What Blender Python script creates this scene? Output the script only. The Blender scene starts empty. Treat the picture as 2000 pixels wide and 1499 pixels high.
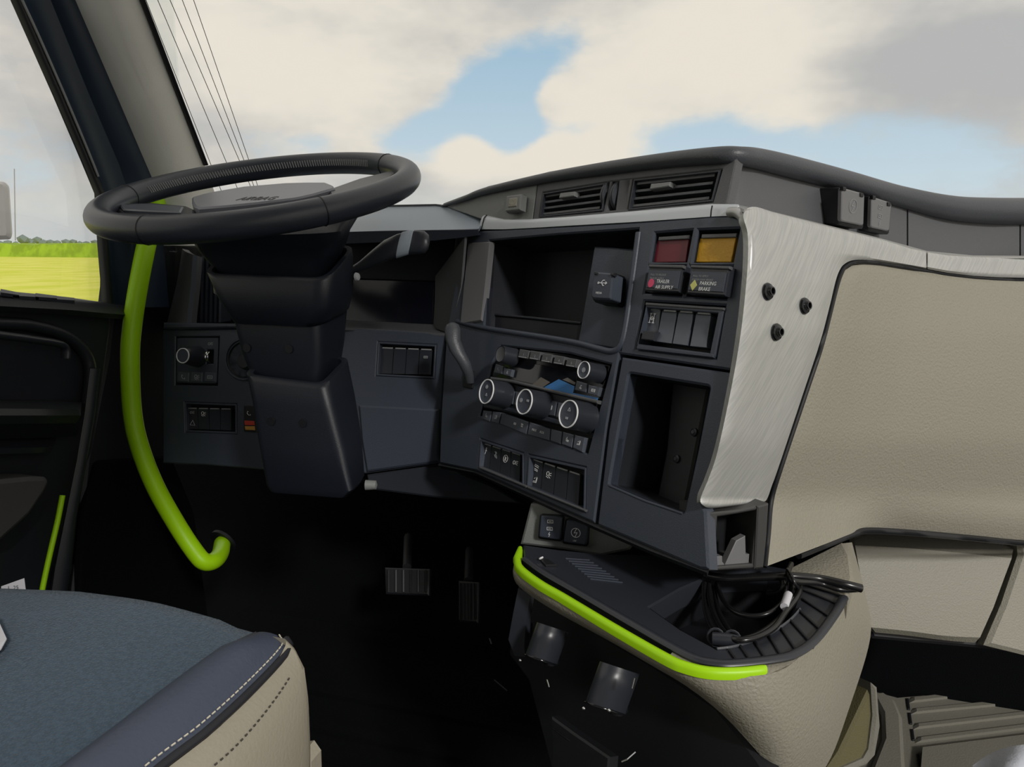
import bpy, bmesh, math, random
from math import radians, sin, cos, pi
from mathutils import Vector, Matrix
from mathutils.geometry import tessellate_polygon
V = Vector
random.seed(7)
SC = bpy.context.scene
COL = SC.collection

# ------------------------------------------------------------------ camera
FPX = 1450.0
PITCH, YAW = radians(10.7), radians(17)
EYE = V((0, 0, 2.1))
RX = V((cos(YAW), sin(YAW), 0)); FH = V((-sin(YAW), cos(YAW), 0)); ZZ = V((0, 0, 1))
DD = FH*cos(PITCH) - ZZ*sin(PITCH); UU = FH*sin(PITCH) + ZZ*cos(PITCH)
cam = bpy.data.cameras.new('camera'); camo = bpy.data.objects.new('camera', cam); COL.objects.link(camo)
camo.location = EYE
camo.rotation_euler = Matrix((RX, UU, -DD)).transposed().to_euler()
cam.sensor_width = 36; cam.lens = FPX/2000*36; cam.clip_start = 0.02; cam.clip_end = 3000
SC.camera = camo
SC.view_settings.view_transform = 'Standard'; SC.view_settings.look = 'None'
SC.view_settings.gamma = 1; SC.view_settings.use_curve_mapping = False
SC.view_settings.exposure = 0.0

def lin(c):
    return tuple(((x/255)/12.92 if x/255 <= .04045 else ((x/255+.055)/1.055)**2.4) for x in c)
def ray(px, py): return DD + RX*((px-1000)/FPX) - UU*((py-749.5)/FPX)
def P(px, py, d): return EYE + ray(px, py)*d

# ------------------------------------------------------------------ sky
W = bpy.data.worlds.new('sky'); SC.world = W; W.use_nodes = True
nt = W.node_tree; nt.nodes.clear()
def N(t, **k):
    n = nt.nodes.new(t)
    for a, b in k.items(): setattr(n, a, b)
    return n
def mk(nt_):
    global nt; nt = nt_
def L(a, b): nt.links.new(a, b)
def mth(op, a, b=None, c=None, clamp=False):
    n = N('ShaderNodeMath', operation=op); n.use_clamp = clamp
    for i, x in enumerate((a, b, c)):
        if x is None: continue
        if isinstance(x, (int, float)): n.inputs[i].default_value = x
        else: L(x, n.inputs[i])
    return n.outputs[0]
def mixc(f, a, b):
    n = N('ShaderNodeMix', data_type='RGBA')
    for i, x in ((0, f), (6, a), (7, b)):
        if isinstance(x, (int, float)): n.inputs[i].default_value = x
        elif isinstance(x, tuple): n.inputs[i].default_value = (*x[:3], 1)
        else: L(x, n.inputs[i])
    return n.outputs[2]
def mapr(x, a, b, c=0., d=1., smooth=True):
    n = N('ShaderNodeMapRange'); n.interpolation_type = 'SMOOTHSTEP' if smooth else 'LINEAR'
    L(x, n.inputs[0])
    for i, v in enumerate((a, b, c, d)): n.inputs[i+1].default_value = v
    return n.outputs[0]
tc = N('ShaderNodeTexCoord'); gen = tc.outputs['Generated']
def spot(px, py, r, sx=1.0):
    d = ray(px, py).normalized()
    n = N('ShaderNodeVectorMath', operation='SUBTRACT'); L(gen, n.inputs[0]); n.inputs[1].default_value = d
    # anisotropic falloff: wide along the horizon, narrow in height
    m = N('ShaderNodeVectorMath', operation='MULTIPLY'); L(n.outputs[0], m.inputs[0]); m.inputs[1].default_value = (1, 1, sx)
    l = N('ShaderNodeVectorMath', operation='LENGTH'); L(m.outputs[0], l.inputs[0])
    return mapr(l.outputs['Value'], 0, r, 1, 0)
def noise(scale, detail=6, rough=.55, zs=1.0, off=(0, 0, 0)):
    mp = N('ShaderNodeMapping'); L(gen, mp.inputs[0]); mp.inputs['Scale'].default_value = (1, 1, zs); mp.inputs['Location'].default_value = off
    n = N('ShaderNodeTexNoise'); L(mp.outputs[0], n.inputs['Vector'])
    n.inputs['Scale'].default_value = scale; n.inputs['Detail'].default_value = detail; n.inputs['Roughness'].default_value = rough
    return n.outputs['Fac']
sep = N('ShaderNodeSeparateXYZ'); L(gen, sep.inputs[0]); zc = sep.outputs['Z']
n1 = noise(4.5, 8, .55, 2.2, (3, 1, 0)); n2 = noise(2.3, 5, .5, 2.5, (7, 2, 4)); n3 = noise(13, 6, .6, 2.0, (1, 5, 2))
blue = mixc(mapr(zc, 0, .35), lin((208, 222, 231)), lin((150, 185, 212)))
# how open the cloud deck is
op = mth('MULTIPLY', n2, 0.0)
for (x, y, r, k, s_) in ((1120, 75, .06, .40, 1), (1045, 130, .07, .60, 1), (975, 185, .085, .9, 1), (930, 240, .11, .75, 1.2), (790, 262, .15, .60, 2.4), (1080, 258, .14, .65, 2.8),
                        (1300, 272, .20, .60, 3.2), (1560, 292, .24, .58, 3.2), (1840, 335, .22, .5, 2.6), (600, 290, .16, .40, 3.0), (90, 330, .22, .30, 2.0)):
    op = mth('ADD', op, mth('MULTIPLY', spot(x, y, r, s_), k))
for (x, y, r, k, s_) in ((920, 288, .070, 1.0, 1.3), (1130, 300, .11, 1.0, 1.9), (1075, 200, .06, .5, 1.2), (1240, 190, .14, .5, 1.8), (720, 190, .13, .35, 1.6), (690, 292, .05, .5, 1.5)):
    op = mth('SUBTRACT', op, mth('MULTIPLY', spot(x, y, r, s_), k))
op = mth('ADD', op, mth('MULTIPLY', mth('SUBTRACT', n1, .5), .9))
op = mth('ADD', op, mth('MULTIPLY', mth('SUBTRACT', n3, .5), .8))
cov = mapr(op, .14, .66, 1, 0)
shade = mth('ADD', mth('ADD', mth('MULTIPLY', n2, .5), mth('MULTIPLY', n1, .35)), mth('MULTIPLY', n3, .15))
for (x, y, r, k, s) in ((1900, 130, .20, .10, 1.8), (1700, 40, .2, .07, 2), (330, 250, .3, .05, 2), (1100, 60, .16, .06, 2), (760, 100, .22, .04, 2)):
    shade = mth('ADD', shade, mth('MULTIPLY', spot(x, y, r, s), k))
for (x, y, r, k, s) in ((920, 285, .1, .2, 1.3), (1130, 300, .13, .2, 1.6), (1330, 170, .3, .08, 1.6), (620, 60, .25, .06, 2)):
    shade = mth('SUBTRACT', shade, mth('MULTIPLY', spot(x, y, r, s), k))
cl = mixc(mapr(shade, .38, .64), lin((240, 230, 218)), lin((188, 186, 186)))
skyc = mixc(cov, blue, cl)
skyc = mixc(mapr(zc, .0, .10, .55, 0), skyc, lin((216, 220, 220)))
skyc = mixc(mapr(zc, -.02, .0, 1, 0), skyc, lin((128, 130, 120)))
bg = N('ShaderNodeBackground'); L(skyc, bg.inputs[0]); bg.inputs[1].default_value = 1.0
wo = N('ShaderNodeOutputWorld'); L(bg.outputs[0], wo.inputs[0])

# ------------------------------------------------------------------ sun, veiled by cloud, coming in from the passenger side
sl = bpy.data.lights.new('sun', 'SUN'); sl.energy = 1.8; sl.angle = radians(6); sl.color = (1, .97, .92)
so = bpy.data.objects.new('sun', sl); COL.objects.link(so)
sdir = V((-.56, .60, -.50))            # travel direction
so.rotation_euler = sdir.to_track_quat('-Z', 'Y').to_euler()

# ------------------------------------------------------------------ materials
MATS = {}
def material(name, col, rough=.5, metal=0., grain=0., gscale=800., var=0., vscale=6., coat=0., spec=.5, col2=None, streak=None, sheen=0, weave=0):
    m = bpy.data.materials.new(name); m.use_nodes = True; mk(m.node_tree)
    b = nt.nodes['Principled BSDF']
    b.inputs['Base Color'].default_value = (*col, 1); b.inputs['Roughness'].default_value = rough
    b.inputs['Metallic'].default_value = metal; b.inputs['Coat Weight'].default_value = coat
    b.inputs['Specular IOR Level'].default_value = spec
    if sheen: b.inputs['Sheen Weight'].default_value = sheen
    tcn = N('ShaderNodeNewGeometry')
    pos = tcn.outputs['Position']
    if var or streak:
        mp = N('ShaderNodeMapping'); L(pos, mp.inputs[0])
        if streak:      # brushed diagonally: long along one direction of the flank, fine across it
            fa, fb, fn = V((.51, .86, -.07)), V((.06, .05, 1.0)), V((.86, -.51, -.02)); mp = N('ShaderNodeCombineXYZ'); vscale = 1.0
            for k_, (dv, sc_) in enumerate(((fa*.68+fb*.73, 22), (fa*.73-fb*.68, 520), (fn, 22))):
                dt = N('ShaderNodeVectorMath', operation='DOT_PRODUCT'); L(pos, dt.inputs[0]); dt.inputs[1].default_value = dv*sc_; L(dt.outputs['Value'], mp.inputs[k_])
        n = N('ShaderNodeTexNoise'); L(mp.outputs[0], n.inputs['Vector']); n.inputs['Scale'].default_value = vscale; n.inputs['Detail'].default_value = 5
        c2 = col2 or tuple(x*(1-var) for x in col)
        L(mixc(mapr(n.outputs['Fac'], .38, .64), c2, col), b.inputs['Base Color'])
        if streak:
            bp = N('ShaderNodeBump'); bp.inputs['Strength'].default_value = .10; bp.inputs['Distance'].default_value = .0003
            L(n.outputs['Fac'], bp.inputs['Height']); L(bp.outputs[0], b.inputs['Normal'])
    if grain:
        n = N('ShaderNodeTexNoise') if not weave else N('ShaderNodeTexVoronoi')
        mp = N('ShaderNodeMapping'); L(pos, mp.inputs[0]); L(mp.outputs[0], n.inputs['Vector'])
        n.inputs['Scale'].default_value = gscale
        if not weave: n.inputs['Detail'].default_value = 2
        bp = N('ShaderNodeBump'); bp.inputs['Strength'].default_value = grain; bp.inputs['Distance'].default_value = .001
        L(n.outputs[0], bp.inputs['Height']); L(bp.outputs[0], b.inputs['Normal'])
    MATS[name] = m
    return m
material('dash', (.047, .057, .080), .44, grain=.25, gscale=900)
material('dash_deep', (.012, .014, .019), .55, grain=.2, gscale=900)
material('upper', (.095, .098, .106), .5, grain=.35, gscale=700)
material('roll', (.062, .067, .078), .42, grain=.35, gscale=600)
material('hood', (.36, .42, .49), .40, grain=.2, gscale=900)  # pale blue holds the sky reflection on top of the binnacle
material('ledge', (.60, .64, .68), .38, metal=.2)
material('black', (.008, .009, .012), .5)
material('gloss', (.008, .009, .011), .12)
material('satin', (.028, .031, .040), .34)
material('screen', (.006, .007, .012), .12)
material('button', (.085, .097, .122), .38)
material('capgrey', (.17, .17, .178), .45)
material('holder', (.050, .050, .050), .5)
material('leather', (.036, .042, .057), .36, grain=.15, gscale=500)
material('wheel_pad', (.20, .21, .245), .34, grain=.15, gscale=900)  # base colour lifted to carry the sky's reflection on the pad
material('column', (.011, .014, .022), .42, grain=.2, gscale=900)
material('silver', lin((190, 191, 188)), .42, metal=.35, streak=1, col2=lin((176, 178, 176)))
material('silver_plain', lin((176, 177, 176)), .38, metal=.35)
material('beige', lin((148, 144, 131)), .50, grain=1.0, gscale=340)
material('beige_side', lin((150, 147, 135)), .5, grain=.7, gscale=420)
material('greyplastic', lin((128, 130, 130)), .5, grain=.4, gscale=600)
material('pillar', lin((236, 236, 230)), .7, grain=.3, gscale=500, var=.05, vscale=9)
material('pillar_dark', (.018, .032, .056), .40)
material('rubber', (.009, .010, .013), .55)
material('lime', (.42, .80, .006), .4, spec=.4)
material('chrome', (.75, .76, .78), .18, metal=1)
material('mark', (.85, .86, .88), .5)
material('mark_dim', (.42, .44, .47), .5)
material('pink', lin((214, 70, 110)), .45)
material('paleyellow', lin((205, 205, 120)), .45)
material('redlens', (.14, .006, .018), .4)
material('amber', (.62, .33, .008), .45, grain=.8, gscale=260)
material('redmark', lin((190, 60, 45)), .5)
material('orange', lin((190, 140, 60)), .5)
material('display', (.010, .011, .015), .06)
material('film', lin((70, 128, 190)), .3)
material('film_grey', lin((110, 105, 100)), .4)
material('fabric', lin((66, 86, 104)), .95, grain=1.0, gscale=480, weave=1, var=.22, vscale=260, sheen=.10)
material('seat_leather', lin((68, 76, 94)), .50, grain=.35, gscale=260)
material('seat_welt', lin((34, 35, 42)), .55)
material('seat_beige', lin((158, 152, 137)), .55, grain=.4, gscale=300)
material('thread', lin((215, 208, 190)), .7)
material('thread_dark', lin((70, 68, 62)), .7)
material('thread_grey', lin((150, 152, 154)), .6)
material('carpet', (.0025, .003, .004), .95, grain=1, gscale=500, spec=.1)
material('mat', lin((118, 116, 107)), .75, grain=.5, gscale=400)
material('olive', lin((98, 93, 64)), .8, grain=.6, gscale=500)
material('door_dark', (.018, .021, .027), .42, grain=.3, gscale=700)
material('door_grey', (.075, .075, .075), .6, grain=.3, gscale=700)
material('headliner', lin((214, 213, 208)), .9)
material('paper', lin((205, 205, 212)), .7)
material('greycloth', lin((196, 201, 212)), .85, grain=.5, gscale=300)
material('cable', (.010, .010, .011), .25)
material('asphalt', lin((128, 128, 126)), .9, var=.15, vscale=3)
material('field', lin((208, 214, 58)), .95, var=.25, vscale=.35, col2=lin((226, 224, 100)))
material('crop', lin((160, 190, 48)), .95, var=.3, vscale=.6)
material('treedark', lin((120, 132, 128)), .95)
material('mirror_shell', lin((225, 222, 222)), .4)
def glassmat(name, tint, refl):
    m = bpy.data.materials.new(name); m.use_nodes = True; mk(m.node_tree); nt.nodes.clear()
    t = N('ShaderNodeBsdfTransparent'); t.inputs[0].default_value = (*tint, 1)
    g = N('ShaderNodeBsdfGlossy'); g.inputs['Roughness'].default_value = .02
    lw = N('ShaderNodeFresnel'); lw.inputs[0].default_value = 1.45
    mx = N('ShaderNodeMixShader'); L(mth('MULTIPLY', lw.outputs[0], refl), mx.inputs[0]); L(t.outputs[0], mx.inputs[1]); L(g.outputs[0], mx.inputs[2])
    o = N('ShaderNodeOutputMaterial'); L(mx.outputs[0], o.inputs[0]); MATS[name] = m
glassmat('glass', (.97, .985, .98), .25)

# ------------------------------------------------------------------ object helpers
WL = {}
def tag(o, label=None, cat=None, group=None, kind=None):
    if label: o['label'] = label
    if cat: o['category'] = cat
    if group: o['group'] = group
    if kind: o['kind'] = kind
    return o
def thing(name, loc, label, cat, group=None, kind=None):
    o = bpy.data.objects.new(name, None); COL.objects.link(o); o.location = loc; o.empty_display_size = .02
    WL[o] = V(loc); return tag(o, label, cat, group, kind)
def fin(name, me, mats, parent=None, angle=35, **t):
    if not isinstance(mats, (list, tuple)): mats = [mats]
    for m in mats: me.materials.append(MATS[m])
    me.update()
    c = V((0, 0, 0))
    for v in me.vertices: c += v.co
    c /= max(1, len(me.vertices))
    me.transform(Matrix.Translation(-c))
    if angle is not None:
        me.shade_smooth(); me.set_sharp_from_angle(angle=radians(angle))
    o = bpy.data.objects.new(name, me); COL.objects.link(o)
    if parent is not None: o.parent = parent; o.location = c - WL[parent]
    else: o.location = c
    WL[o] = c
    return tag(o, **t)
def mesh(name, vs, fs, mats, parent=None, mi=None, angle=35, recalc=True, **t):
    me = bpy.data.meshes.new(name); me.from_pydata([tuple(v) for v in vs], [], fs)
    if mi:
        for p, i in zip(me.polygons, mi): p.material_index = i
    if recalc:
        bm = bmesh.new(); bm.from_mesh(me); bmesh.ops.recalc_face_normals(bm, faces=bm.faces); bm.to_mesh(me); bm.free()
    return fin(name, me, mats, parent, angle, **t)
class MB:
    def __init__(s): s.v = []; s.f = []; s.m = []
    def add(s, vs, fs, m=0):
        b = len(s.v); s.v += [V(v) for v in vs]; s.f += [tuple(i+b for i in f) for f in fs]; s.m += [m]*len(fs)
    def build(s, name, mats, parent=None, **t):
        return mesh(name, s.v, s.f, mats, parent, s.m, **t)

class Plane:
    """surface frame: origin o, unit axes a (to the right), b (up), n (towards the room)"""
    def __init__(s, o, a, b):
        s.o = V(o); s.a = V(a).normalized(); b = V(b); s.b = (b - s.a*b.dot(s.a)).normalized(); s.n = s.a.cross(s.b).normalized()
        if s.n.dot(EYE - s.o) < 0: s.n = -s.n
    def q(s, px, py, off=0):
        r = ray(px, py); o = s.o + s.n*off
        return EYE + r*((o - EYE).dot(s.n)/r.dot(s.n))
    def uv(s, p): d = p - s.o; return (d.dot(s.a), d.dot(s.b))
    def at(s, u, v, off=0): return s.o + s.a*u + s.b*v + s.n*off
def cv(x, y, z): return RX*x + UU*y + DD*z   # from camera-aligned components to the cab

def rnd(poly, r, n=4):
    """round the corners of a 2D polygon; r one number or one per corner"""
    out = []; k = len(poly)
    for i in range(k):
        rr = r[i] if isinstance(r, (list, tuple)) else r
        p = V(poly[i]).to_2d() if len(poly[i]) > 2 else V(poly[i]); a = V(poly[i-1]); b = V(poly[(i+1) % k])
        da = (a-p); db = (b-p); m = min(rr, da.length*.45, db.length*.45)
        if m < .01: out.append(tuple(p)); continue
        s = p + da.normalized()*m; e = p + db.normalized()*m
        for j in range(n+1):
            t = j/n; out.append(tuple(s*(1-t)**2 + p*2*t*(1-t) + e*t*t))
    return out
def area(p): return sum(p[i-1][0]*p[i][1]-p[i][0]*p[i-1][1] for i in range(len(p)))/2
def inset(p, w):
    """offset a 2D polygon inwards by w (negative: outwards)"""
    if area(p) < 0: w = -w
    out = []; k = len(p)
    for i in range(k):
        a, b, c = V(p[i-1]), V(p[i]), V(p[(i+1) % k])
        d1 = (b-a); d2 = (c-b)
        if d1.length < 1e-9: d1 = d2
        if d2.length < 1e-9: d2 = d1
        d1.normalize(); d2.normalize()
        n1_ = V((-d1.y, d1.x)); n2_ = V((-d2.y, d2.x)); m = n1_+n2_
        if m.length < 1e-6: m = n1_
        m.normalize(); k_ = max(.35, m.dot(n1_))
        out.append(tuple(b + m*(w/k_)))
    return out
def panel(mb, pl, outer, holes, o0, o1, bev=.0015, m=0, depth=None):
    """plate in plane units (u,v) from offset o0 to o1, chamfered edges, with openings"""
    rings = [inset(outer, bev)] + [inset(h, -bev) for h in holes]
    pts = []; 
    tess = tessellate_polygon([[V((x, y, 0)) for x, y in r] for r in rings])
    for r in rings: pts += [pl.at(x, y, o1) for x, y in r]
    mb.add(pts, [tuple(t) for t in tess], m)
    for r, base in zip(rings, [outer]+holes):
        k = len(r); A = [pl.at(x, y, o1) for x, y in r]; B = [pl.at(x, y, o1-bev*.8) for x, y in base]; Cc = [pl.at(x, y, o0) for x, y in base]
        mb.add(A+B+Cc, [(i, (i+1) % k, (i+1) % k+k, i+k) for i in range(k)] + [(i+k, (i+1) % k+k, (i+1) % k+2*k, i+2*k) for i in range(k)], m)
    if not holes:
        mb.add([pl.at(x, y, o0) for x, y in outer], [tuple(range(len(outer)))], m)
def to2(pl, poly, off=0): return [pl.uv(pl.q(x, y, off)) for x, y in poly]
def plate(name, pl, poly, o0, o1, mat, parent=None, holes=(), bev=.0015, r=0, hr=0, **t):
    """poly / holes measured on the photograph, taken back onto the real plane"""
    mb = MB()
    out = to2(pl, rnd(poly, r) if r else poly, o1)
    hs = [to2(pl, rnd(h, hr) if hr else h, o1) for h in holes]
    panel(mb, pl, out, hs, o0, o1, bev)
    return mb.build(name, mat, parent, **t)
def add_plate(mb, pl, poly, o0, o1, bev=.001, m=0, r=0):
    panel(mb, pl, to2(pl, rnd(poly, r) if r else poly, o1), [], o0, o1, bev, m)
def ring3(pts3, n=None): return pts3
def smooth_path(pts, n=8, closed=False):
    out = []; k = len(pts); pts = [V(p) for p in pts]
    rng = range(k if closed else k-1)
    for i in rng:
        if closed: p0, p1, p2, p3 = pts[i-1], pts[i], pts[(i+1) % k], pts[(i+2) % k]
        else: p0, p1, p2, p3 = pts[max(i-1, 0)], pts[i], pts[i+1], pts[min(i+2, k-1)]
        for j in range(n):
            t = j/n; out.append(.5*((2*p1)+(p2-p0)*t+(2*p0-5*p1+4*p2-p3)*t*t+(3*p1-p0-3*p2+p3)*t**3))
    if not closed: out.append(pts[-1])
    return out
def add_tube(mb, pts, rad, seg=10, closed=False, m=0, cap=True, flat=None):
    pts = [V(p) for p in pts]; k = len(pts); rs = rad if isinstance(rad, (list, tuple)) else [rad]*k
    t0 = (pts[1]-pts[0]).normalized(); up = V((0, 0, 1)) if abs(t0.z) < .9 else V((1, 0, 0))
    nrm = (up - t0*up.dot(t0)).normalized(); vs = []
    for i in range(k):
        if closed: t = pts[(i+1) % k]-pts[i-1]
        else: t = pts[min(i+1, k-1)]-pts[max(i-1, 0)]
        t.normalize(); nrm = (nrm - t*nrm.dot(t)).normalized(); bn = t.cross(nrm)
        fx = 1 if flat is None else flat
        for j in range(seg):
            a = 2*pi*j/seg; vs.append(pts[i] + nrm*cos(a)*rs[i]*fx + bn*sin(a)*rs[i])
    fs = []
    for i in range(k if closed else k-1):
        i2 = (i+1) % k
        for j in range(seg): fs.append((i*seg+j, i*seg+(j+1) % seg, i2*seg+(j+1) % seg, i2*seg+j))
    if cap and not closed: fs += [tuple(range(seg))[::-1], tuple((k-1)*seg+j for j in range(seg))]
    mb.add(vs, fs, m)
def tube(name, pts, rad, mat, parent=None, seg=10, closed=False, flat=None, **t):
    mb = MB(); add_tube(mb, pts, rad, seg, closed, flat=flat); return mb.build(name, mat, parent, angle=60, **t)
def add_loft(mb, secs, m=0, closed=True, cap=True):
    k = len(secs[0]); vs = [p for s in secs for p in s]; fs = []
    for i in range(len(secs)-1):
        for j in range(k if closed else k-1):
            fs.append((i*k+j, i*k+(j+1) % k, (i+1)*k+(j+1) % k, (i+1)*k+j))
    if cap and closed: fs += [tuple(range(k))[::-1], tuple((len(secs)-1)*k+j for j in range(k))]
    mb.add(vs, fs, m)
def loft(name, secs, mat, parent=None, closed=True, cap=True, angle=50, **t):
    mb = MB(); add_loft(mb, secs, 0, closed, cap); return mb.build(name, mat, parent, angle=angle, **t)
def add_lathe(mb, c, ax, prof, seg=28, m=0, mats=None):
    """prof: (radius, height) pairs along the axis from c"""
    ax = V(ax).normalized(); t = V((0, 0, 1)) if abs(ax.z) < .9 else V((1, 0, 0)); x = ax.cross(t).normalized(); y = ax.cross(x)
    for i in range(len(prof)-1):
        vs = []
        for r, h in prof[i:i+2]:
            for j in range(seg):
                a = 2*pi*j/seg; vs.append(c + ax*h + (x*cos(a)+y*sin(a))*max(r, 1e-5))
        mb.add(vs, [(j, (j+1) % seg, seg+(j+1) % seg, seg+j) for j in range(seg)], mats[i] if mats else m)
def weld(o, d=1e-5):
    bm = bmesh.new(); bm.from_mesh(o.data); bmesh.ops.remove_doubles(bm, verts=bm.verts, dist=d)
    bmesh.ops.recalc_face_normals(bm, faces=bm.faces); bm.to_mesh(o.data); bm.free()
    o.data.shade_smooth(); o.data.set_sharp_from_angle(angle=radians(35)); return o
def lathe(name, c, ax, prof, mat, parent=None, seg=28, mats=None, **t):
    mb = MB(); add_lathe(mb, c, ax, prof, seg, 0, mats); return weld(mb.build(name, mat, parent, **t))
def grid(name, rows, mat, parent=None, thick=0, angle=60, sub=0, **t):
    """surface through rows of 3D points; thick gives it a real wall thickness"""
    nr, nc = len(rows), len(rows[0]); vs = [V(p) for r in rows for p in r]
    fs = [(i*nc+j, i*nc+j+1, (i+1)*nc+j+1, (i+1)*nc+j) for i in range(nr-1) for j in range(nc-1)]
    o = mesh(name, vs, fs, mat, parent, angle=angle, recalc=False, **t)
    me = o.data
    if me.polygons[len(me.polygons)//2].normal.dot(EYE - WL[o]) < 0: me.flip_normals()
    if thick:
        bm = bmesh.new(); bm.from_mesh(me)
        back = {}
        for v in bm.verts: v.normal_update()
        for f in bm.faces: f.normal_update()
        orig = list(bm.faces); edges = [e for e in bm.edges if len(e.link_faces) == 1]
        for v in list(bm.verts): back[v] = bm.verts.new(v.co - v.normal*thick)
        for f in orig: bm.faces.new([back[v] for v in reversed(f.verts)])
        for e in edges: 
            a, b = e.verts; bm.faces.new((a, b, back[b], back[a]))
        bmesh.ops.recalc_face_normals(bm, faces=bm.faces); bm.to_mesh(me); bm.free()
        me.shade_smooth(); me.set_sharp_from_angle(angle=radians(angle))
    return o
def resample(pts, n):
    """n points evenly by index through a smooth curve over tuples"""
    pts = [V(p) for p in pts]; sp = smooth_path(pts, 12); 
    L_ = [0]
    for a, b in zip(sp, sp[1:]): L_.append(L_[-1]+(b-a).length)
    out = []; j = 0
    for i in range(n):
        s = L_[-1]*i/(n-1)
        while j < len(L_)-2 and L_[j+1] < s: j += 1
        t = (s-L_[j])/max(1e-9, L_[j+1]-L_[j]); out.append(sp[j].lerp(sp[j+1], min(1, t)))
    return out
FONTCACHE = {}
def textmesh(s):
    if s in FONTCACHE: return FONTCACHE[s]
    cu = bpy.data.curves.new('txt', 'FONT'); cu.body = s; cu.extrude = .02; cu.resolution_u = 2; cu.align_x = 'LEFT'
    ob = bpy.data.objects.new('txt', cu); COL.objects.link(ob)
    dg = bpy.context.evaluated_depsgraph_get(); me = bpy.data.meshes.new_from_object(ob.evaluated_get(dg))
    d = ([v.co.copy() for v in me.vertices], [tuple(p.vertices) for p in me.polygons])
    bpy.data.objects.remove(ob); bpy.data.curves.remove(cu); bpy.data.meshes.remove(me)
    FONTCACHE[s] = d; return d
def add_text(mb, pl, px, py, s, h, off, m=0, sx=1.0):
    """letters of height h (metres) starting at photo point px,py (baseline) on plane"""
    vs, fs = textmesh(s); o = pl.q(px, py, off)
    k = h/.7
    mb.add([o + pl.a*v.x*k*sx + pl.b*v.y*k + pl.n*(v.z*k*.3) for v in vs], fs, m)
def add_strokes(mb, pl, px, py, lines, size, off, w=.0006, m=0):
    """little pictogram: polylines in a -1..1 box"""
    o = pl.q(px, py, off)
    for ln in lines:
        pts = [o + pl.a*x*size + pl.b*y*size for x, y in ln]
        for a, b in zip(pts, pts[1:]):
            d = (b-a)
            if d.length < 1e-7: continue
            s = d.normalized().cross(pl.n)*w*.5; e = d.normalized()*w*.3
            q = [a-e-s, b+e-s, b+e+s, a-e+s]
            mb.add(q+[p+pl.n*.0003 for p in q], [(4, 5, 6, 7), (0, 1, 5, 4), (1, 2, 6, 5), (2, 3, 7, 6), (3, 0, 4, 7)], m)
def circ(r=1, n=12, cx=0, cy=0, a0=0, a1=2*pi): return [(cx+r*cos(a0+(a1-a0)*i/n), cy+r*sin(a0+(a1-a0)*i/n)) for i in range(n+1)]
BOLT = [[(.25, .9), (-.35, -.05), (.3, .05), (-.2, -.9)]]
ICON = dict(
    seat=[[(-.3, .9), (-.1, -.1), (.7, -.1)], [(-.3, -.3), (.8, -.3)], [(-.6, .5), (-.5, -.5), (.7, -.6)]],
    seat2=[[(.5, .9), (.4, -.2), (-.6, -.3)], [(.7, .7), (.6, -.5), (-.7, -.6)], [(-.4, .3), (-.1, .6)]],
    fan=[circ(.9, 12), [(-.5, .3), (.5, -.3)], [(.3, .5), (-.3, -.5)]],
    beam=[circ(.4, 8, -.5, 0), [(.1, .4), (.9, .5)], [(.1, .1), (.9, .1)], [(.1, -.2), (.9, -.3)]],
    axle=[[(-.7, .8), (-.2, .8)], [(.2, .8), (.7, .8)], [(-.45, .8), (-.45, -.8)], [(.45, .8), (.45, -.8)], [(-.7, -.8), (-.2, -.8)], [(.2, -.8), (.7, -.8)], [(-.6, 0), (.6, 0)], circ(.3, 8)],
    figure=[circ(.25, 8, 0, .6), [(0, .3), (0, -.4)], [(-.35, .1), (.35, .1)], [(0, -.4), (-.15, -.9)]],
    curve=[[(-.7, .7), (-.2, .5), (0, 0), (.5, -.4), (.7, -.8)], [(-.5, -.1), (.1, -.7)], [(-.2, .8), (.3, .4)]],
    circle=[circ(.85, 12), [(-.2, .5), (-.2, -.5)], [(-.2, .3), (.3, .2), (-.1, 0), (.3, -.4)]],
    lamp=[circ(.45, 9, -.3, .2), [(.2, .3), (.8, .5)], [(.2, 0), (.9, 0)], [(.1, -.3), (.7, -.6)], [(-.7, -.5), (.1, -.7)]],
    lines=[[(-.8, .7), (.8, .5)], [(-.8, .3), (.8, .1)], [(-.6, -.3), (.7, -.5)], [(-.6, -.7), (.7, -.8)]],
    usb=[[(-1, 0), (.7, 0)], [(-.4, 0), (0, .45), (.35, .45)], [(-.2, 0), (.15, -.4), (.4, -.4)], circ(.15, 6, -1, 0), [(.7, .2), (1, 0), (.7, -.2), (.7, .2)]],
    tri=[[(0, .8), (-.9, -.7), (.9, -.7), (0, .8)]], box=[[(-.8, .4), (.8, .4), (.8, -.4), (-.8, -.4), (-.8, .4)], [(-.4, 0), (.4, 0)]],
    wiper=[circ(.9, 8, 0, -.6, radians(30), radians(150)), [(0, -.7), (.4, .2)], [(-.6, -.7), (.6, -.7)]],
    music=[circ(.22, 7, -.3, -.4), [(-.1, -.4), (-.1, .5), (.4, .3)], circ(.22, 7, .2, -.5)],
    phone=[[(-.5, .6), (-.6, 0), (0, -.5), (.6, -.5)], [(-.5, .6), (-.2, .5)], [(.6, -.5), (.5, -.2)]],
    bolt=BOLT+[circ(.95, 16)], bolt_only=BOLT)

# ------------------------------------------------------------------ reference surfaces of the cab
# centre stack: turned towards the driver
hB = cv(.69, -.169, -1); uB = cv(.229, 1, -.011)
PB = Plane(P(1430, 700, .74), hB, uB)
# upper vent wall, set back from the stack
PV = Plane(P(1400, 395, .80), hB, uB)
# passenger-side flank of the stack
hC = cv(1.1, .08, 1); PC = Plane(P(1460, 700, .742), hC, uB)
# driver-side fascia: square to the cab
PL = Plane(P(870, 700, 1.215), V((1, 0, 0)), V((0, .20, 1)))
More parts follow.
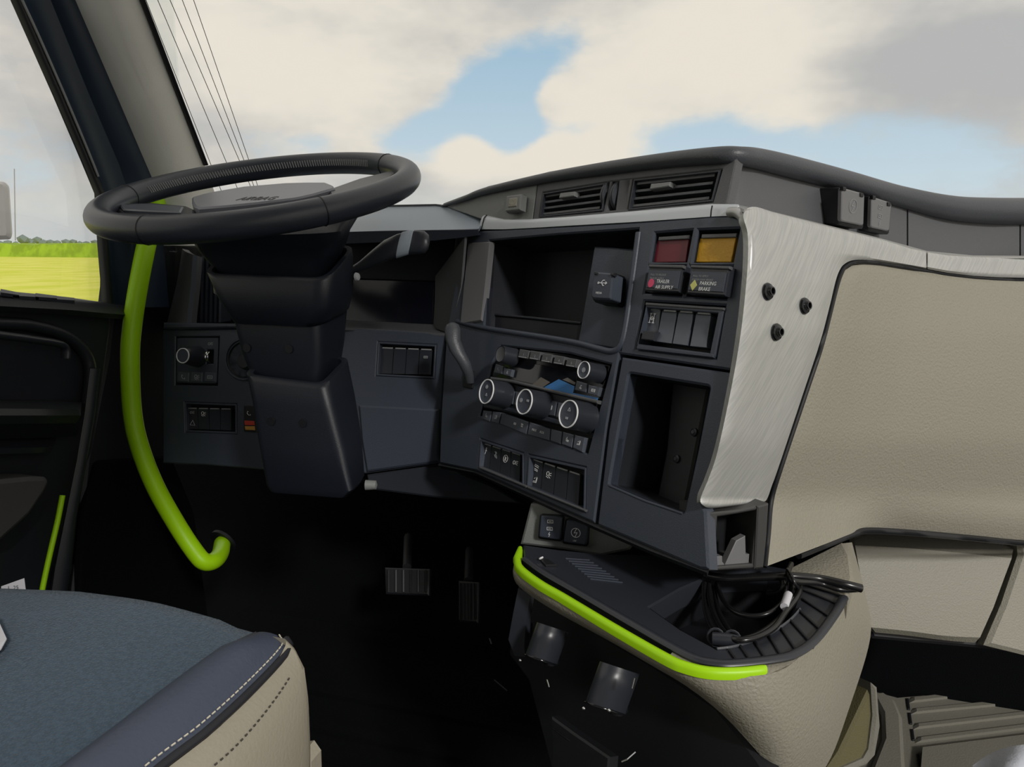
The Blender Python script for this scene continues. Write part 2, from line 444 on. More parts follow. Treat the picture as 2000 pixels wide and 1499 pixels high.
# plane of the left door
PD = Plane(V((-1.08, 1, 2)), V((0, 1, 0)), V((0, 0, 1)))
ZF = EYE.z - .88                                   # cab floor height
def Pz(px, py, z): r = ray(px, py); return EYE + r*((z-EYE.z)/r.z)
def Px(px, py, x): r = ray(px, py); return EYE + r*((x-EYE.x)/r.x)
def Py(px, py, y): r = ray(px, py); return EYE + r*((y-EYE.y)/r.y)
TRAYZ = EYE.z - .37

def interp(xs, ys, x):
    if x <= xs[0]: return ys[0]
    for i in range(len(xs)-1):
        if x <= xs[i+1]: return ys[i] + (ys[i+1]-ys[i])*(x-xs[i])/(xs[i+1]-xs[i])
    return ys[-1]
def dep(p): return (p-EYE).dot(DD)
EY = [400, 440, 480, 550, 650, 747, 865, 975, 1110]; EX = [1450, 1458, 1460, 1457, 1447, 1430, 1407, 1370, 1385]
def DC(px, py, off=0):
    """flank of the stack: starts at the stack's edge and swings away to the passenger side"""
    e = interp(EY, EX, py); inv = 1/(dep(PB.q(e, py))-.014); t = px-e
    tt = t if t < 250 else 250 + (t-250)*.72 if t < 320 else 300.4 + (t-320)*.42
    return P(px, py, 1/(inv - .00098*tt) + off)
def DV(px, py, off=0):
    inv = interp([1440, 1750, 2040], [1.25, 1.0, .89], px); return P(px, py, 1/inv+off)

# ================================================================== SETTING
gx = 900
mesh('ground', [(-gx, -50, 0), (gx, -50, 0), (gx, gx, 0), (-gx, gx, 0)], [(0, 1, 2, 3)], 'field', kind='structure', angle=None)
mesh('bounce_apron', [(-22, -60, .01), (60, -60, .01), (60, 16, .01), (-6, 16, .01), (-22, 4, .01)], [(0, 1, 2, 3, 4)], 'asphalt', kind='structure', angle=None)  # unseen grey ground, added to keep yellow field bounce out of the cab
# crop strip beyond the meadow
mb = MB(); rr = random.Random(3)
nn = 240
for rowi in range(3):
    pts0 = []; 
    for i in range(nn+1):
        x = -260 + i*2.0
        base = V((x, 84 + rowi*14 + x*-.30*.2, 0)); top = base + V((0, .5, 1.75+.35*rr.random()))
        pts0.append((base, top))
    vs = [p for pr in pts0 for p in pr] + [pr[1]+V((0, 13, .1)) for pr in pts0]
    fs = [(2*i, 2*i+2, 2*i+3, 2*i+1) for i in range(nn)] + [(2*i+1, 2*i+3, 2*(nn+1)+i+1, 2*(nn+1)+i) for i in range(nn)]
    mb.add(vs, fs)
tag(mb.build('crop_field', 'crop', angle=20), 'strip of taller green crop beyond the pale meadow', 'crop', kind='stuff')
def ico(c, r, n=2, j=.15, sq=(1, 1, 1)):
    bm = bmesh.new(); bmesh.ops.create_icosphere(bm, subdivisions=n, radius=1)
    vs = [V(c)+V((v.co.x*sq[0], v.co.y*sq[1], v.co.z*sq[2]))*r*(1+rr.uniform(-j, j)) for v in bm.verts]
    fs = [tuple(v.index for v in f.verts) for f in bm.faces]; bm.free(); return vs, fs
for i in range(18):
    px = -40 + i*14 + rr.uniform(-2, 2); y = (318, 350, 384)[i % 3]; p = Py(px, 474, y)
    h = rr.uniform(3.2, 5.2)*(1.25 if 45 < px < 110 else .9)
    t = thing('distant_tree', (p.x, p.y, 0), 'small hazy tree in the low tree line on the horizon', 'tree', 'trees on the far horizon')
    a, b = ico((p.x, p.y, h*.62), h*.5, 1, .18, (1.3, 1, .8)); mesh('crown', a, b, 'treedark', t)
    m_ = MB(); add_tube(m_, [V((p.x, p.y, 0)), V((p.x, p.y, h*.5))], .2, 6); m_.build('trunk', 'treedark', t)

# floor, roof and back of the cab
def boxv(mb, lo, hi, m=0):
    x0, y0, z0 = lo; x1, y1, z1 = hi
    mb.add([(x0, y0, z0), (x1, y0, z0), (x1, y1, z0), (x0, y1, z0), (x0, y0, z1), (x1, y0, z1), (x1, y1, z1), (x0, y1, z1)],
           [(0, 3, 2, 1), (4, 5, 6, 7), (0, 1, 5, 4), (1, 2, 6, 5), (2, 3, 7, 6), (3, 0, 4, 7)], m)
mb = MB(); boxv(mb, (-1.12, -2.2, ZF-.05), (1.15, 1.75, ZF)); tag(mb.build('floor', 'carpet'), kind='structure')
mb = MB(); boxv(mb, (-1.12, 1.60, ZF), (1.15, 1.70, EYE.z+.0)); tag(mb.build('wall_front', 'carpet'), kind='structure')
mb = MB(); boxv(mb, (-1.12, -2.2, EYE.z+1.35), (1.15, .70, EYE.z+1.39)); tag(mb.build('ceiling', 'headliner'), kind='structure')
mb = MB(); boxv(mb, (-1.12, -2.26, ZF-.05), (1.15, -2.2, EYE.z+1.39)); tag(mb.build('wall_back', 'headliner'), kind='structure')

# windshield: raked and bowed
G0 = Px(278, 0, -.95); G1 = Px(404, 325, -1.0)
rake = (G0-G1)/(G0.z-G1.z)
def WSP(x, z):
    """point of the windshield at cab x and height z above the eye"""
    p = G1 + rake*(z-(G1.z-EYE.z)); s = (x-p.x)/2.02
    s = max(0, min(1, s))
    return V((x, p.y + .30*(1-(2*s-1)**2)**1.0, EYE.z+z))
def ws_hit(px, py, off=0):
    r = ray(px, py); lo, hi = .6, 3.0
    for _ in range(40):
        m_ = (lo+hi)/2; p = EYE+r*m_
        if p.y > WSP(p.x, p.z-EYE.z).y - off: hi = m_
        else: lo = m_
    return EYE+r*lo
rows = []
for i in range(17):
    z = -.02 + i*.80/16; xl = G1.x + rake.x*(z-(G1.z-EYE.z)); rows.append([WSP(xl + (2.02-2*(xl+1.0))*j/28, z) for j in range(29)])
w1 = grid('window_1', rows, 'glass', thick=.004, kind='structure')
for a, b in (((285, 0), (412, 322)), ((308, 0), (440, 312)), ((332, 0), (465, 308)), ((356, 0), (474, 262)), ((378, 0), (487, 316))):
    if a[0] == 356: b = (476, 312)
    pts = [ws_hit(a[0]+(b[0]-a[0])*t/8*1.25, a[1]+(b[1]-a[1])*t/8*1.25, .006) for t in range(-1, 9)]
    tube('heating_wire', pts, .0006, 'rubber', w1, seg=5)
tube('antenna_strip', [ws_hit(x, y, .006) for x, y in ((498, 377), (515, 372), (538, 370), (556, 373))], .0012, 'rubber', w1, seg=5)

# ---- A-pillar: window frame, dark channel, pale cover, gasket
def strip(name, A, B, mat, parent=None, thick=.02, mid=None, **t):
    """A and B: matching 3D curves; optional bulge between"""
    rows = []
    nmid = 6
    for a, b in zip(A, B):
        row = []
        for j in range(nmid+1):
            s = j/nmid; p = a.lerp(b, s)
            if mid: p = p + mid*(sin(pi*s))
            row.append(p)
        rows.append(row)
    return grid(name, rows, mat, parent, thick=thick, **t)
pil = thing('trim_1', Px(200, 400, -1.08), None, None, kind='structure')
c0 = [(-10, -60), (20, 0), (103, 187), (160, 320), (184, 378), (190, 480), (200, 600)]
c1 = [(20, -60), (45, 0), (125, 187), (180, 320), (205, 378), (212, 480), (222, 600)]
c2 = [(75, -60), (99, 0), (175, 187), (232, 320), (252, 378), (256, 480), (262, 600)]
c3 = [(120, -60), (147, 0), (228, 187), (285, 320), (310, 378), (320, 480), (330, 600)]
c4 = [(250, -60), (275, 0), (348, 187), (399, 320), (420, 378), (440, 480), (450, 600)]
A0 = [Px(x, y, -1.070) for x, y in c0]; A1 = [Px(x, y, -1.055) for x, y in c1]; A2 = [Px(x, y, -1.060) for x, y in c2]
A3 = [Px(x, y, -1.035) for x, y in c3]
A4 = [ws_hit(x, y, .012) if y < 350 else P(x, y, 1.46) for x, y in c4]
A0b = [p+V((-.03, .01, 0)) for p in A0]
strip('window_seal', A0, A1, 'rubber', pil, .015, V((.008, -.006, 0)))
strip('frame_channel', A1, A2, 'pillar_dark', pil, .015, V((-.010, 0, 0)))
strip('frame_inner', A2, A3, 'pillar_dark', pil, .015, V((.004, -.004, 0)))
k5 = 5
strip('pillar_cover', [Px(x, y, -1.035) for x, y in c3[:k5+1]], [p for p in A4[:k5+1]], 'pillar', pil, .02, V((.022, -.030, 0)))
tube('gasket', smooth_path([ws_hit(x, y, .018) for x, y in ((252, -60), (278, 0), (350, 187), (402, 322))], 6), .0052, 'rubber', pil, seg=8, flat=.6)
# highlight along the window seal, drawn as a pale grey bead
tube('seal_highlight', smooth_path([Px(x, y, -1.052) for x, y in ((25, -40), (43, 0), (80, 80), (128, 190), (170, 290), (192, 345))], 6), .0022, 'thread_grey', pil, seg=6)

# ---- driver's door and window
door = thing('door_1', V((-1.08, .75, ZF+.1)), None, None, kind='structure')
gl = mesh('window_2', [(-1.088, -.3, EYE.z-.16), (-1.088, 1.30, EYE.z-.16), (-1.088, 1.30, EYE.z+.75), (-1.088, -.3, EYE.z+.75),
                       (-1.092, -.3, EYE.z-.16), (-1.092, 1.30, EYE.z-.16), (-1.092, 1.30, EYE.z+.75), (-1.092, -.3, EYE.z+.75)],
          [(0, 1, 2, 3), (4, 7, 6, 5), (0, 4, 5, 1), (1, 5, 6, 2), (2, 6, 7, 3), (3, 7, 4, 0)], 'glass', kind='structure', angle=None)
PDo = Plane(V((-1.05, 1, 2)), V((0, 1, 0)), V((0, 0, 1)))
plate('door_panel', PDo, [(-500, 560), (0, 575), (100, 585), (222, 600), (222, 640), (205, 760), (186, 900), (150, 1100), (110, 1499), (-500, 1499)], -.03, 0, 'door_dark', door, bev=.01)
mb = MB(); boxv(mb, (-1.10, -.9, ZF), (-1.06, .66, EYE.z-.165)); mb.build('rear_door_panel', 'door_dark', door)
sill_t = [Px(x, y, -1.085) for x, y in ((-200, 556), (0, 570), (70, 577), (140, 586), (205, 596), (260, 606))]
sill_b = [Px(x, y, -1.025) for x, y in ((-200, 590), (0, 598), (70, 602), (140, 606), (205, 612), (260, 616))]
strip('window_ledge', sill_t, sill_b, 'door_dark', door, .012, V((.006, 0, .010)))
mb = MB()
for x0, y0, x1, y1 in ((2, 574, 38, 584), (26, 580, 76, 588), (70, 582, 112, 590), (98, 586, 146, 594)):
    q = [Px(x0, y0-3, -1.045), Px(x1, y1-6, -1.045), Px(x1, y1-1, -1.035), Px(x0, y0+4, -1.035)]; up = V((0, 0, .005))
    mb.add([p for p in q]+[p+up for p in q], [(4, 5, 6, 7), (0, 1, 5, 4), (1, 2, 6, 5), (2, 3, 7, 6), (3, 0, 4, 7)])
mb.build('ledge_mirror_switches', 'satin', door, angle=20)
# upper recess arch, pull handle, arm rest, pocket
arch = [(-300, 628), (0, 632), (70, 638), (130, 658), (165, 690), (176, 730), (170, 790)]
tube('recess_edge', smooth_path([Px(x, y, -1.043) for x, y in arch], 8), .010, 'door_dark', door, seg=8)
tube('pull_handle', smooth_path([Px(x, y, -1.01) for x, y in ((-200, 628), (0, 655), (60, 663), (122, 675), (128, 700))], 8), [.010]*24+[.009]*9, 'satin', door, seg=10, flat=.6)
strip('arm_rest_top', [Px(x, y, -1.045) for x, y in ((-200, 780), (0, 782), (80, 783), (160, 786))], [Px(x, y, -.985) for x, y in ((-200, 812), (0, 812), (80, 812), (158, 812))], 'door_dark', door, .015, V((0, 0, .006)))
strip('arm_rest_face', [Px(x, y, -.985) for x, y in ((-200, 812), (0, 812), (80, 812), (158, 812))], [Px(x, y, -1.03) for x, y in ((-200, 860), (0, 858), (80, 856), (150, 852))], 'door_dark', door, .012)
strip('door_shelf', [Px(x, y, -1.045) for x, y in ((-200, 862), (0, 858), (60, 857), (110, 857))], [Px(x, y, -1.02) for x, y in ((-200, 880), (0, 876), (60, 875), (105, 874))], 'satin', door, .01)
pk = [(-200, 950), (0, 938), (60, 932), (92, 932), (98, 942), (90, 960), (60, 1005), (0, 1060), (-200, 1120)]
plate('door_pocket', Plane(V((-.985, 1, 2)), V((.03, 1, 0)), V((0, 0, 1))), pk, -.05, 0, 'door_grey', door, bev=.006, r=6)
strip('door_edge', [Px(x, y, -1.02) for x, y in ((176, 720), (165, 810), (150, 900), (128, 1010), (108, 1110), (95, 1200), (70, 1400))], [Px(x, y, -1.02) for x, y in ((196, 720), (186, 810), (170, 900), (150, 1010), (140, 1110), (124, 1200), (110, 1400))], 'door_dark', door, .015, V((.006, 0, 0)))
tube('lime_piping', smooth_path([Px(x, y, -1.0) for x, y in ((122, 968), (112, 1020), (98, 1080), (84, 1145), (74, 1200))], 6), .0042, 'lime', door, seg=8)
# kick panel between door and fascia
kp = thing('wall_left', Px(230, 1000, -1.0), None, None, kind='structure')
PK = Plane(P(190, 900, 1.29), P(345, 900, 1.54)-P(190, 900, 1.29), V((0, 0, 1)))
plate('kick_panel', PK, [(228, 440), (345, 440), (345, 640), (345, 1000), (440, 1500), (110, 1500), (170, 900), (210, 700), (226, 560)], -.03, 0, 'dash_deep', kp, bev=.006)
plate('kick_carpet', PK, [(190, 900), (335, 890), (380, 1000), (420, 1300), (150, 1300), (162, 1020)], -.01, .008, 'carpet', kp, bev=.004, r=14)
# exterior mirror
mir = thing('door_mirror', P(-30, 470, 1.9), 'pale grey exterior mirror at the left edge, outside the door window', 'mirror')
PM = Plane(P(0, 410, 1.9), cv(1, 0, .1), cv(0, 1, 0))
plate('mirror_housing', PM, [(-110, 350), (6, 354), (13, 362), (19, 455), (16, 466), (-110, 470)], -.012, 0, 'mirror_shell', mir, bev=.008, r=5)
tube('mirror_stay', [P(28, 330, 2.0), P(30, 470, 2.0)], .0012, 'mirror_shell', mir, seg=6)
tube('mirror_arm', [P(-60, 470, 1.93), P(-60, 700, 1.93), P(-60, 760, 1.6)], .012, 'rubber', mir, seg=8)

# ================================================================== DASHBOARD
dash = thing('dashboard', PB.q(1000, 1000), 'dark wrap-around dashboard with a centre stack turned towards the driver', 'dashboard')
# -- centre stack face
scr = [(955, 470), (1090, 458), (1247, 447), (1232, 560), (1212, 684), (1128, 670), (945, 642), (950, 560)]
H_red = [(1279, 455), (1352, 449), (1340, 512), (1270, 513)]
H_amb = [(1363, 449), (1444, 446), (1431, 512), (1352, 513)]
H_v1 = [(1268, 516), (1339, 518), (1330, 578), (1257, 573)]
H_v2 = [(1348, 518), (1430, 520), (1418, 584), (1338, 579)]
H_rock = [(1258, 588), (1416, 597), (1398, 700), (1240, 682)]
H_clim = [(978, 676), (1110, 690), (1193, 712), (1147, 886), (936, 812), (960, 712)]
H_sw1 = [(938, 858), (1022, 886), (1022, 950), (934, 914)]
H_sw2 = [(1032, 889), (1144, 914), (1142, 1000), (1028, 952)]
main = [(905, 453), (1100, 443), (1250, 434), (1395, 422), (1430, 421), (1450, 429), (1458, 445), (1461, 480), (1455, 560), (1445, 650), (1432, 724),
        (1209, 691), (1185, 830), (1160, 1022), (1060, 978), (930, 920), (858, 905), (862, 800), (872, 652), (888, 560)]
plate('stack_face', PB, main, -.012, 0, 'dash', dash, holes=[scr, H_red, H_amb, H_v1, H_v2, H_rock, H_clim, H_sw1, H_sw2], bev=.0022)
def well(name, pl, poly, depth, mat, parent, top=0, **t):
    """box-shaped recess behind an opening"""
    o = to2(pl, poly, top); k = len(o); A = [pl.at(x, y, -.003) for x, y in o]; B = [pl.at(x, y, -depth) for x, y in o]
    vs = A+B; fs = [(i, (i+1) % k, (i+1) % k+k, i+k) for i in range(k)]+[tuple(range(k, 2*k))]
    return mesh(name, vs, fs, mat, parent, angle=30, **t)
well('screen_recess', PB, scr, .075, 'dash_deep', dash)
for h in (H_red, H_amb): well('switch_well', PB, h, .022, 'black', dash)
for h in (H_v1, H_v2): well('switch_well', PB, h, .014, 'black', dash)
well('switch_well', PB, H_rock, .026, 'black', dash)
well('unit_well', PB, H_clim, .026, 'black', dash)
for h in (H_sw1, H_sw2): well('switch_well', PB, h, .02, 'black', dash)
# rounded bright lip below and to the right of the screen recess
lip = [(893, 628), (945, 641), (1060, 659), (1128, 671), (1170, 682), (1196, 687), (1212, 676), (1222, 640), (1236, 545), (1248, 455)]
tube('recess_lip', smooth_path([PB.q(x, y, -.001) for x, y in lip], 8), .0042, 'dash', dash, seg=10)
plate('recess_post', PB, [(913, 474), (957, 472), (948, 560), (940, 627), (898, 634), (905, 560)], -.006, .003, 'capgrey', dash, bev=.002)
# sill in front of the screen, socket plate beside it
plate('recess_sill', PB, [(945, 613), (1040, 622), (1133, 632), (1127, 669), (1040, 656), (944, 640)], -.075, -.020, 'dash_deep', dash, bev=.003)
plate('recess_sill_edge', PB, [(945, 610), (1040, 619), (1134, 629), (1133, 633), (1040, 623), (945, 614)], -.022, -.018, 'satin', dash, bev=.0006)
plate('socket_plate', PB, [(1160, 482), (1200, 484), (1246, 489), (1232, 570), (1210, 683), (1170, 677), (1128, 669), (1142, 590)], -.07, -.014, 'dash', dash, bev=.002)
# -- lower tray panel with its deep pocket
pocket = [(1228, 729), (1386, 755), (1362, 880), (1335, 1003), (1262, 978), (1189, 947), (1206, 850)]
tp = [(1214, 698), (1430, 729), (1425, 757), (1407, 865), (1368, 975), (1378, 1000), (1384, 1113), (1368, 1112), (1270, 1070), (1166, 1026), (1188, 840)]
plate('tray_panel', PB, tp, -.014, 0, 'dash', dash, holes=[rnd(pocket, 6)], bev=.0025)
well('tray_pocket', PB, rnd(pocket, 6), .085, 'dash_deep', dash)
plate('pocket_liner', PB, [(1312, 745), (1384, 757), (1336, 1000), (1280, 982), (1300, 880)], -.08, -.058, 'black', dash, bev=.003)
for x, y in ((1323, 897), (1357, 845)):
    lathe('pocket_screw', PB.q(x, y, -.058), PB.n, [(.0001, .004), (.0022, .004), (.0024, .0035), (.0045, .0025), (.005, 0)], 'satin', dash, 16)
tube('pocket_lip', [PB.q(x, y, -.001) for x, y in ((1190, 949), (1262, 980), (1334, 1004))], .0018, 'dash', dash, seg=8)
# underside of the stack and the knee band
def under(name, top, drop, back, mat, plane, **t):
    rows = [[plane.q(x, y, -.004) for x, y in top], [plane.q(x, y, -.004)+V((0, .01, -drop)) for x, y in top], [plane.q(x, y, 0)+V((0, back, -drop*.8)) for x, y in top]]
    return grid(name, rows, mat, dash, thick=.004, **t)
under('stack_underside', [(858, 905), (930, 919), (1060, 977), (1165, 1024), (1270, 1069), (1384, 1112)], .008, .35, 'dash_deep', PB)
# -- driver-side fascia
fl = [(318, 645), (460, 642), (500, 640), (560, 640), (560, 916), (515, 918), (400, 908), (318, 905)]
H_head = [(343, 658), (428, 658), (424, 754), (342, 752)]
H_swl = [(360, 786), (462, 790), (462, 848), (362, 844)]
plate('fascia_left', PL, fl, -.015, 0, 'dash', dash, holes=[H_head, H_swl], bev=.002)
well('unit_well', PL, H_head, .012, 'black', dash); well('switch_well', PL, H_swl, .018, 'black', dash)
plate('fascia_ledge', PL, [(318, 630), (445, 632), (560, 634), (560, 641), (445, 641), (318, 643)], -.05, .010, 'dash', dash, bev=.003)
fr = [(560, 640), (690, 641), (800, 647), (871, 652), (863, 800), (858, 905), (715, 925), (560, 916)]
H_swm = [(738, 668), (852, 674), (848, 740), (734, 734)]
plate('fascia_right', PL, fr, -.015, 0, 'dash', dash, holes=[H_swm], bev=.002); well('switch_well', PL, H_swm, .018, 'black', dash)
plate('knee_panel', PL, [(700, 792), (856, 800), (856, 903), (716, 922), (706, 860)], 0, .006, 'dash', dash, bev=.003)
plate('knee_band', PL, [(716, 928), (860, 908), (960, 948), (1020, 985), (870, 975), (720, 956)], -.03, -.004, 'satin', dash, bev=.003)
plate('key_bezel', PL, [tuple(p) for p in [(475+38*cos(a), 702+42*sin(a)) for a in [i*pi/12 for i in range(24)]]], -.012, .003, 'dash', dash,
      holes=[[(475+34*cos(a), 702+38*sin(a)) for a in [i*pi/12 for i in range(24)]]], bev=.001)
lathe('key_well', PL.q(476, 703, .001), PL.n, [(.0001, -.001), (.030, -.001), (.032, .002)], 'black', dash, 24)
lathe('ignition_lock', PL.q(482, 706, .004), PL.n, [(.0001, .010), (.012, .010), (.014, .008), (.016, 0)], 'satin', dash, 24, mats=[0, 0, 0])
# dark carpeted lower wall behind the pedals
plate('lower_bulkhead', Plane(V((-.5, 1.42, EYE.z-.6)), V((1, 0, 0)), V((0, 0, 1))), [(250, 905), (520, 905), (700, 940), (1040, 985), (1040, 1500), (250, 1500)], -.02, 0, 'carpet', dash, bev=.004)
# tall side ventilation column between pillar and wheel
sv = [P(356, 486, 1.44), P(350, 540, 1.43), P(332, 632, 1.41)]
strip('side_column', [P(356, 486, 1.43), P(346, 550, 1.42), P(326, 632, 1.41)], [P(386, 500, 1.38), P(382, 556, 1.375), P(374, 632, 1.36)], 'upper', dash, .012, V((0, -.008, 0)))
strip('side_column_return', [P(386, 500, 1.38), P(382, 556, 1.375), P(374, 632, 1.36)], [P(392, 504, 1.48), P(390, 556, 1.47), P(384, 632, 1.46)], 'dash', dash, .008)
strip('pillar_foot', [P(300, 420, 1.55), P(300, 540, 1.54), P(300, 650, 1.53)], [P(400, 440, 1.53), P(396, 556, 1.52), P(390, 640, 1.51)], 'black', dash, .01)
strip('vent_backing', [P(386, 430, 1.50), P(382, 556, 1.50), P(374, 640, 1.50)], [P(600, 450, 1.44), P(600, 556, 1.44), P(600, 640, 1.44)], 'black', dash, .01)
for k in range(5):
    x = 396+k*9
    mb = MB(); a = P(x, 500, 1.45-.004*k); b = P(x-3, 630, 1.44-.004*k); e = V((0, .03, 0)); w = RX*.0022
    mb.add([a-w, a+w, b+w, b-w, a-w+e, a+w+e, b+w+e, b-w+e], [(0, 1, 2, 3), (4, 7, 6, 5), (0, 4, 5, 1), (1, 5, 6, 2), (2, 6, 7, 3), (3, 7, 4, 0)]); mb.build('vent_fin', 'dash', dash, angle=None)
# -- instrument binnacle
hb = [P(560, 440, 1.40), P(640, 420, 1.38), P(740, 405, 1.35), P(850, 403, 1.31), P(905, 409, 1.27), P(946, 420, 1.235)]
hm = [P(560, 452, 1.33), P(640, 440, 1.30), P(740, 426, 1.28), P(850, 424, 1.25), P(905, 429, 1.22), P(942, 434, 1.20)]
hf = [P(560, 458, 1.25), P(640, 454, 1.25), P(740, 451, 1.225), P(850, 449, 1.20), P(905, 448, 1.175), P(935, 447, 1.160)]
hu = [P(560, 478, 1.255), P(640, 474, 1.255), P(740, 470, 1.23), P(850, 466, 1.205), P(905, 460, 1.18), P(935, 456, 1.165)]
grid('binnacle_hood', [hb, hm, hf], 'hood', dash, thick=.004)
grid('binnacle_lip', [hf, hu, [p+V((0, .22, .012)) for p in hu]], 'dash', dash, thick=.004)
b0 = [P(640, 540, 1.40), P(708, 545, 1.36), P(850, 548, 1.31)]; 
plate('cluster_screen', Plane(P(780, 600, 1.33), V((1, 0, 0)), V((0, .25, 1))), [(560, 530), (708, 544), (850, 548), (846, 636), (706, 630), (560, 625)], -.01, 0, 'screen', dash, bev=.003, r=4)
grid('binnacle_back', [[P(560, 470, 1.42), P(700, 470, 1.40), P(890, 466, 1.33)], [P(560, 560, 1.41), P(700, 560, 1.38), P(880, 560, 1.325)], [P(560, 650, 1.40), P(700, 655, 1.36), P(880, 660, 1.31)]], 'dash_deep', dash, thick=.004)
grid('binnacle_side', [[P(908, 462, 1.178), P(880, 500, 1.24), P(850, 540, 1.31)], [P(900, 560, 1.19), P(876, 570, 1.24), P(849, 590, 1.31)], [P(880, 650, 1.20), P(868, 648, 1.24), P(846, 640, 1.31)]], 'upper', dash, thick=.004)
grid('binnacle_floor', [[P(560, 640, 1.262), P(700, 641, 1.262), P(790, 646, 1.238), P(872, 652, 1.214)], [P(560, 634, 1.30), P(700, 634, 1.31), P(790, 640, 1.30), P(866, 646, 1.28)], [P(560, 622, 1.37), P(706, 625, 1.36), P(790, 630, 1.33), P(850, 634, 1.31)]], 'upper', dash, thick=.004)
# -- ledge between stack and vents
lb = [(946, 420), (985, 429), (1030, 431), (1100, 427), (1250, 414), (1388, 401), (1444, 403)]; lf = [(935, 448), (985, 448), (1045, 445), (1110, 441), (1250, 433), (1392, 423), (1438, 421)]
rows = []
for s in range(5):
    t = s/4; rows.append([(PV.q(*a, .002)).lerp(PB.q(*b, 0), t)+V((0, 0, .006*sin(pi*t))) for a, b in zip(lb, lf)])
grid('stack_ledge', rows, 'ledge', dash, thick=.004)
# seam lines cut in the ledge
for a, b in (((951, 420), (940, 448)),):
    tube('ledge_seam', [PV.q(*a, .0035), PV.q(*a, .003).lerp(PB.q(*b, .001), .5)+V((0, 0, .0062)), PB.q(*b, .0006)], .0009, 'black', dash, seg=5)
# -- upper wall with the vents
vw = [(872, 404), (905, 392), (1000, 366), (1120, 338), (1250, 316), (1440, 300), (1432, 340), (1418, 405), (1388, 408), (1250, 424), (1100, 437), (1030, 440), (980, 438), (940, 428)]
H_vent = [(1060, 376), (1190, 355), (1244, 349), (1410, 331), (1392, 394), (1205, 410), (1052, 424)]
plate('vent_wall_left', PV, [(872, 404), (905, 392), (1000, 366), (1050, 352), (1038, 438), (1030, 440), (980, 438), (940, 428)], -.012, 0, 'greyplastic', dash, bev=.001)
plate('vent_wall', PV, [(1051, 352), (1120, 338), (1250, 316), (1440, 300), (1432, 340), (1418, 405), (1388, 408), (1250, 424), (1100, 437), (1039, 439)], -.012, 0, 'upper', dash, holes=[H_vent], bev=.0015)
well('vent_well', PV, H_vent, .06, 'black', dash)
# -- padded roll along the top
rc = [(862, 403, 2), (905, 389, 5), (950, 373, 7), (1070, 347, 10), (1190, 328, 13), (1310, 312, 15), (1400, 304, 17), (1445, 305, 18), (1485, 311, 20), (1550, 327, 21), (1650, 353, 20), (1750, 382, 20), (1850, 405, 23), (1930, 412, 25), (2050, 414, 27), (2300, 414, 30)]
pts = []; rad = []
for x, y, w in rc:
    p = PV.q(x, y, .004) if x < 1420 else DV(x, y, -.004); pts.append(p); rad.append(w/FPX*dep(p))
n_ = 6; sp = smooth_path(pts, n_); rs = []
for i in range(len(rad)-1):
    for j in range(n_): rs.append(rad[i]+(rad[i+1]-rad[i])*j/n_)
rs.append(rad[-1])
tube('padded_roll', sp, rs, 'roll', dash, seg=18)
# deck running forward from the roll to the glass
rows = [[p+V((0, .01, r*.7)) for p, r in zip(pts, rad)]]
for k in range(1, 5):
    row = []
    for p, r in zip(pts, rad):
        g = WSP(p.x, .0); a = p+V((0, .01, r*.7)); row.append(V((p.x, a.y+(max(g.y-.02, a.y+.05)-a.y)*k/4, a.z-.015*k if a.z-.015*k > EYE.z else EYE.z)))
    rows.append(row)
grid('top_deck', rows, 'roll', dash, thick=.004)
rows = []
for k in range(4):
    row = []
    for p in hb[1:]:
        g = WSP(p.x, .0); row.append(V((p.x, p.y+(g.y-.02-p.y)*k/3, p.z+(EYE.z-.01-p.z)*k/3)))
    rows.append(row)
grid('cluster_deck', rows, 'roll', dash, thick=.004)
# -- upper wall on the passenger side
def uw(xs, name, mat):
    top = [(1440, 306), (1485, 315), (1550, 332), (1650, 358), (1750, 388), (1850, 408), (1930, 416), (2050, 418), (2300, 418)]; bot = [(1422, 405), (1480, 416), (1550, 434), (1650, 458), (1750, 485), (1810, 500), (1900, 507), (2050, 512), (2300, 512)]
    rows = []
    for t in range(5):
        s = t/4; row = []
        for x in xs:
            yt = interp([p[0] for p in top], [p[1] for p in top], x); yb = interp([p[0] for p in bot], [p[1] for p in bot], x)
            row.append(DV(x-16*s if x < 1460 else x, yt+(yb-yt)*s, .004))
        rows.append(row)
    return grid(name, rows, mat, dash, thick=.006)
uw([1440, 1447, 1465, 1490, 1520, 1560, 1600, 1650, 1700, 1735, 1771], 'upper_wall_middle', 'upper')
uw([1774, 1800, 1830, 1860, 1900, 1950, 1991], 'upper_wall_right', 'upper')
uw([1994, 2010, 2050, 2150, 2230, 2300], 'upper_wall_end', 'upper')
uw([1768, 1777], 'upper_wall_joint', 'black').location += DD*.006
tube('wall_seam', [DV(1445, 322, -.001), DV(1438, 360, -.001), DV(1430, 402, -.001)], .0006, 'black', dash, seg=5)
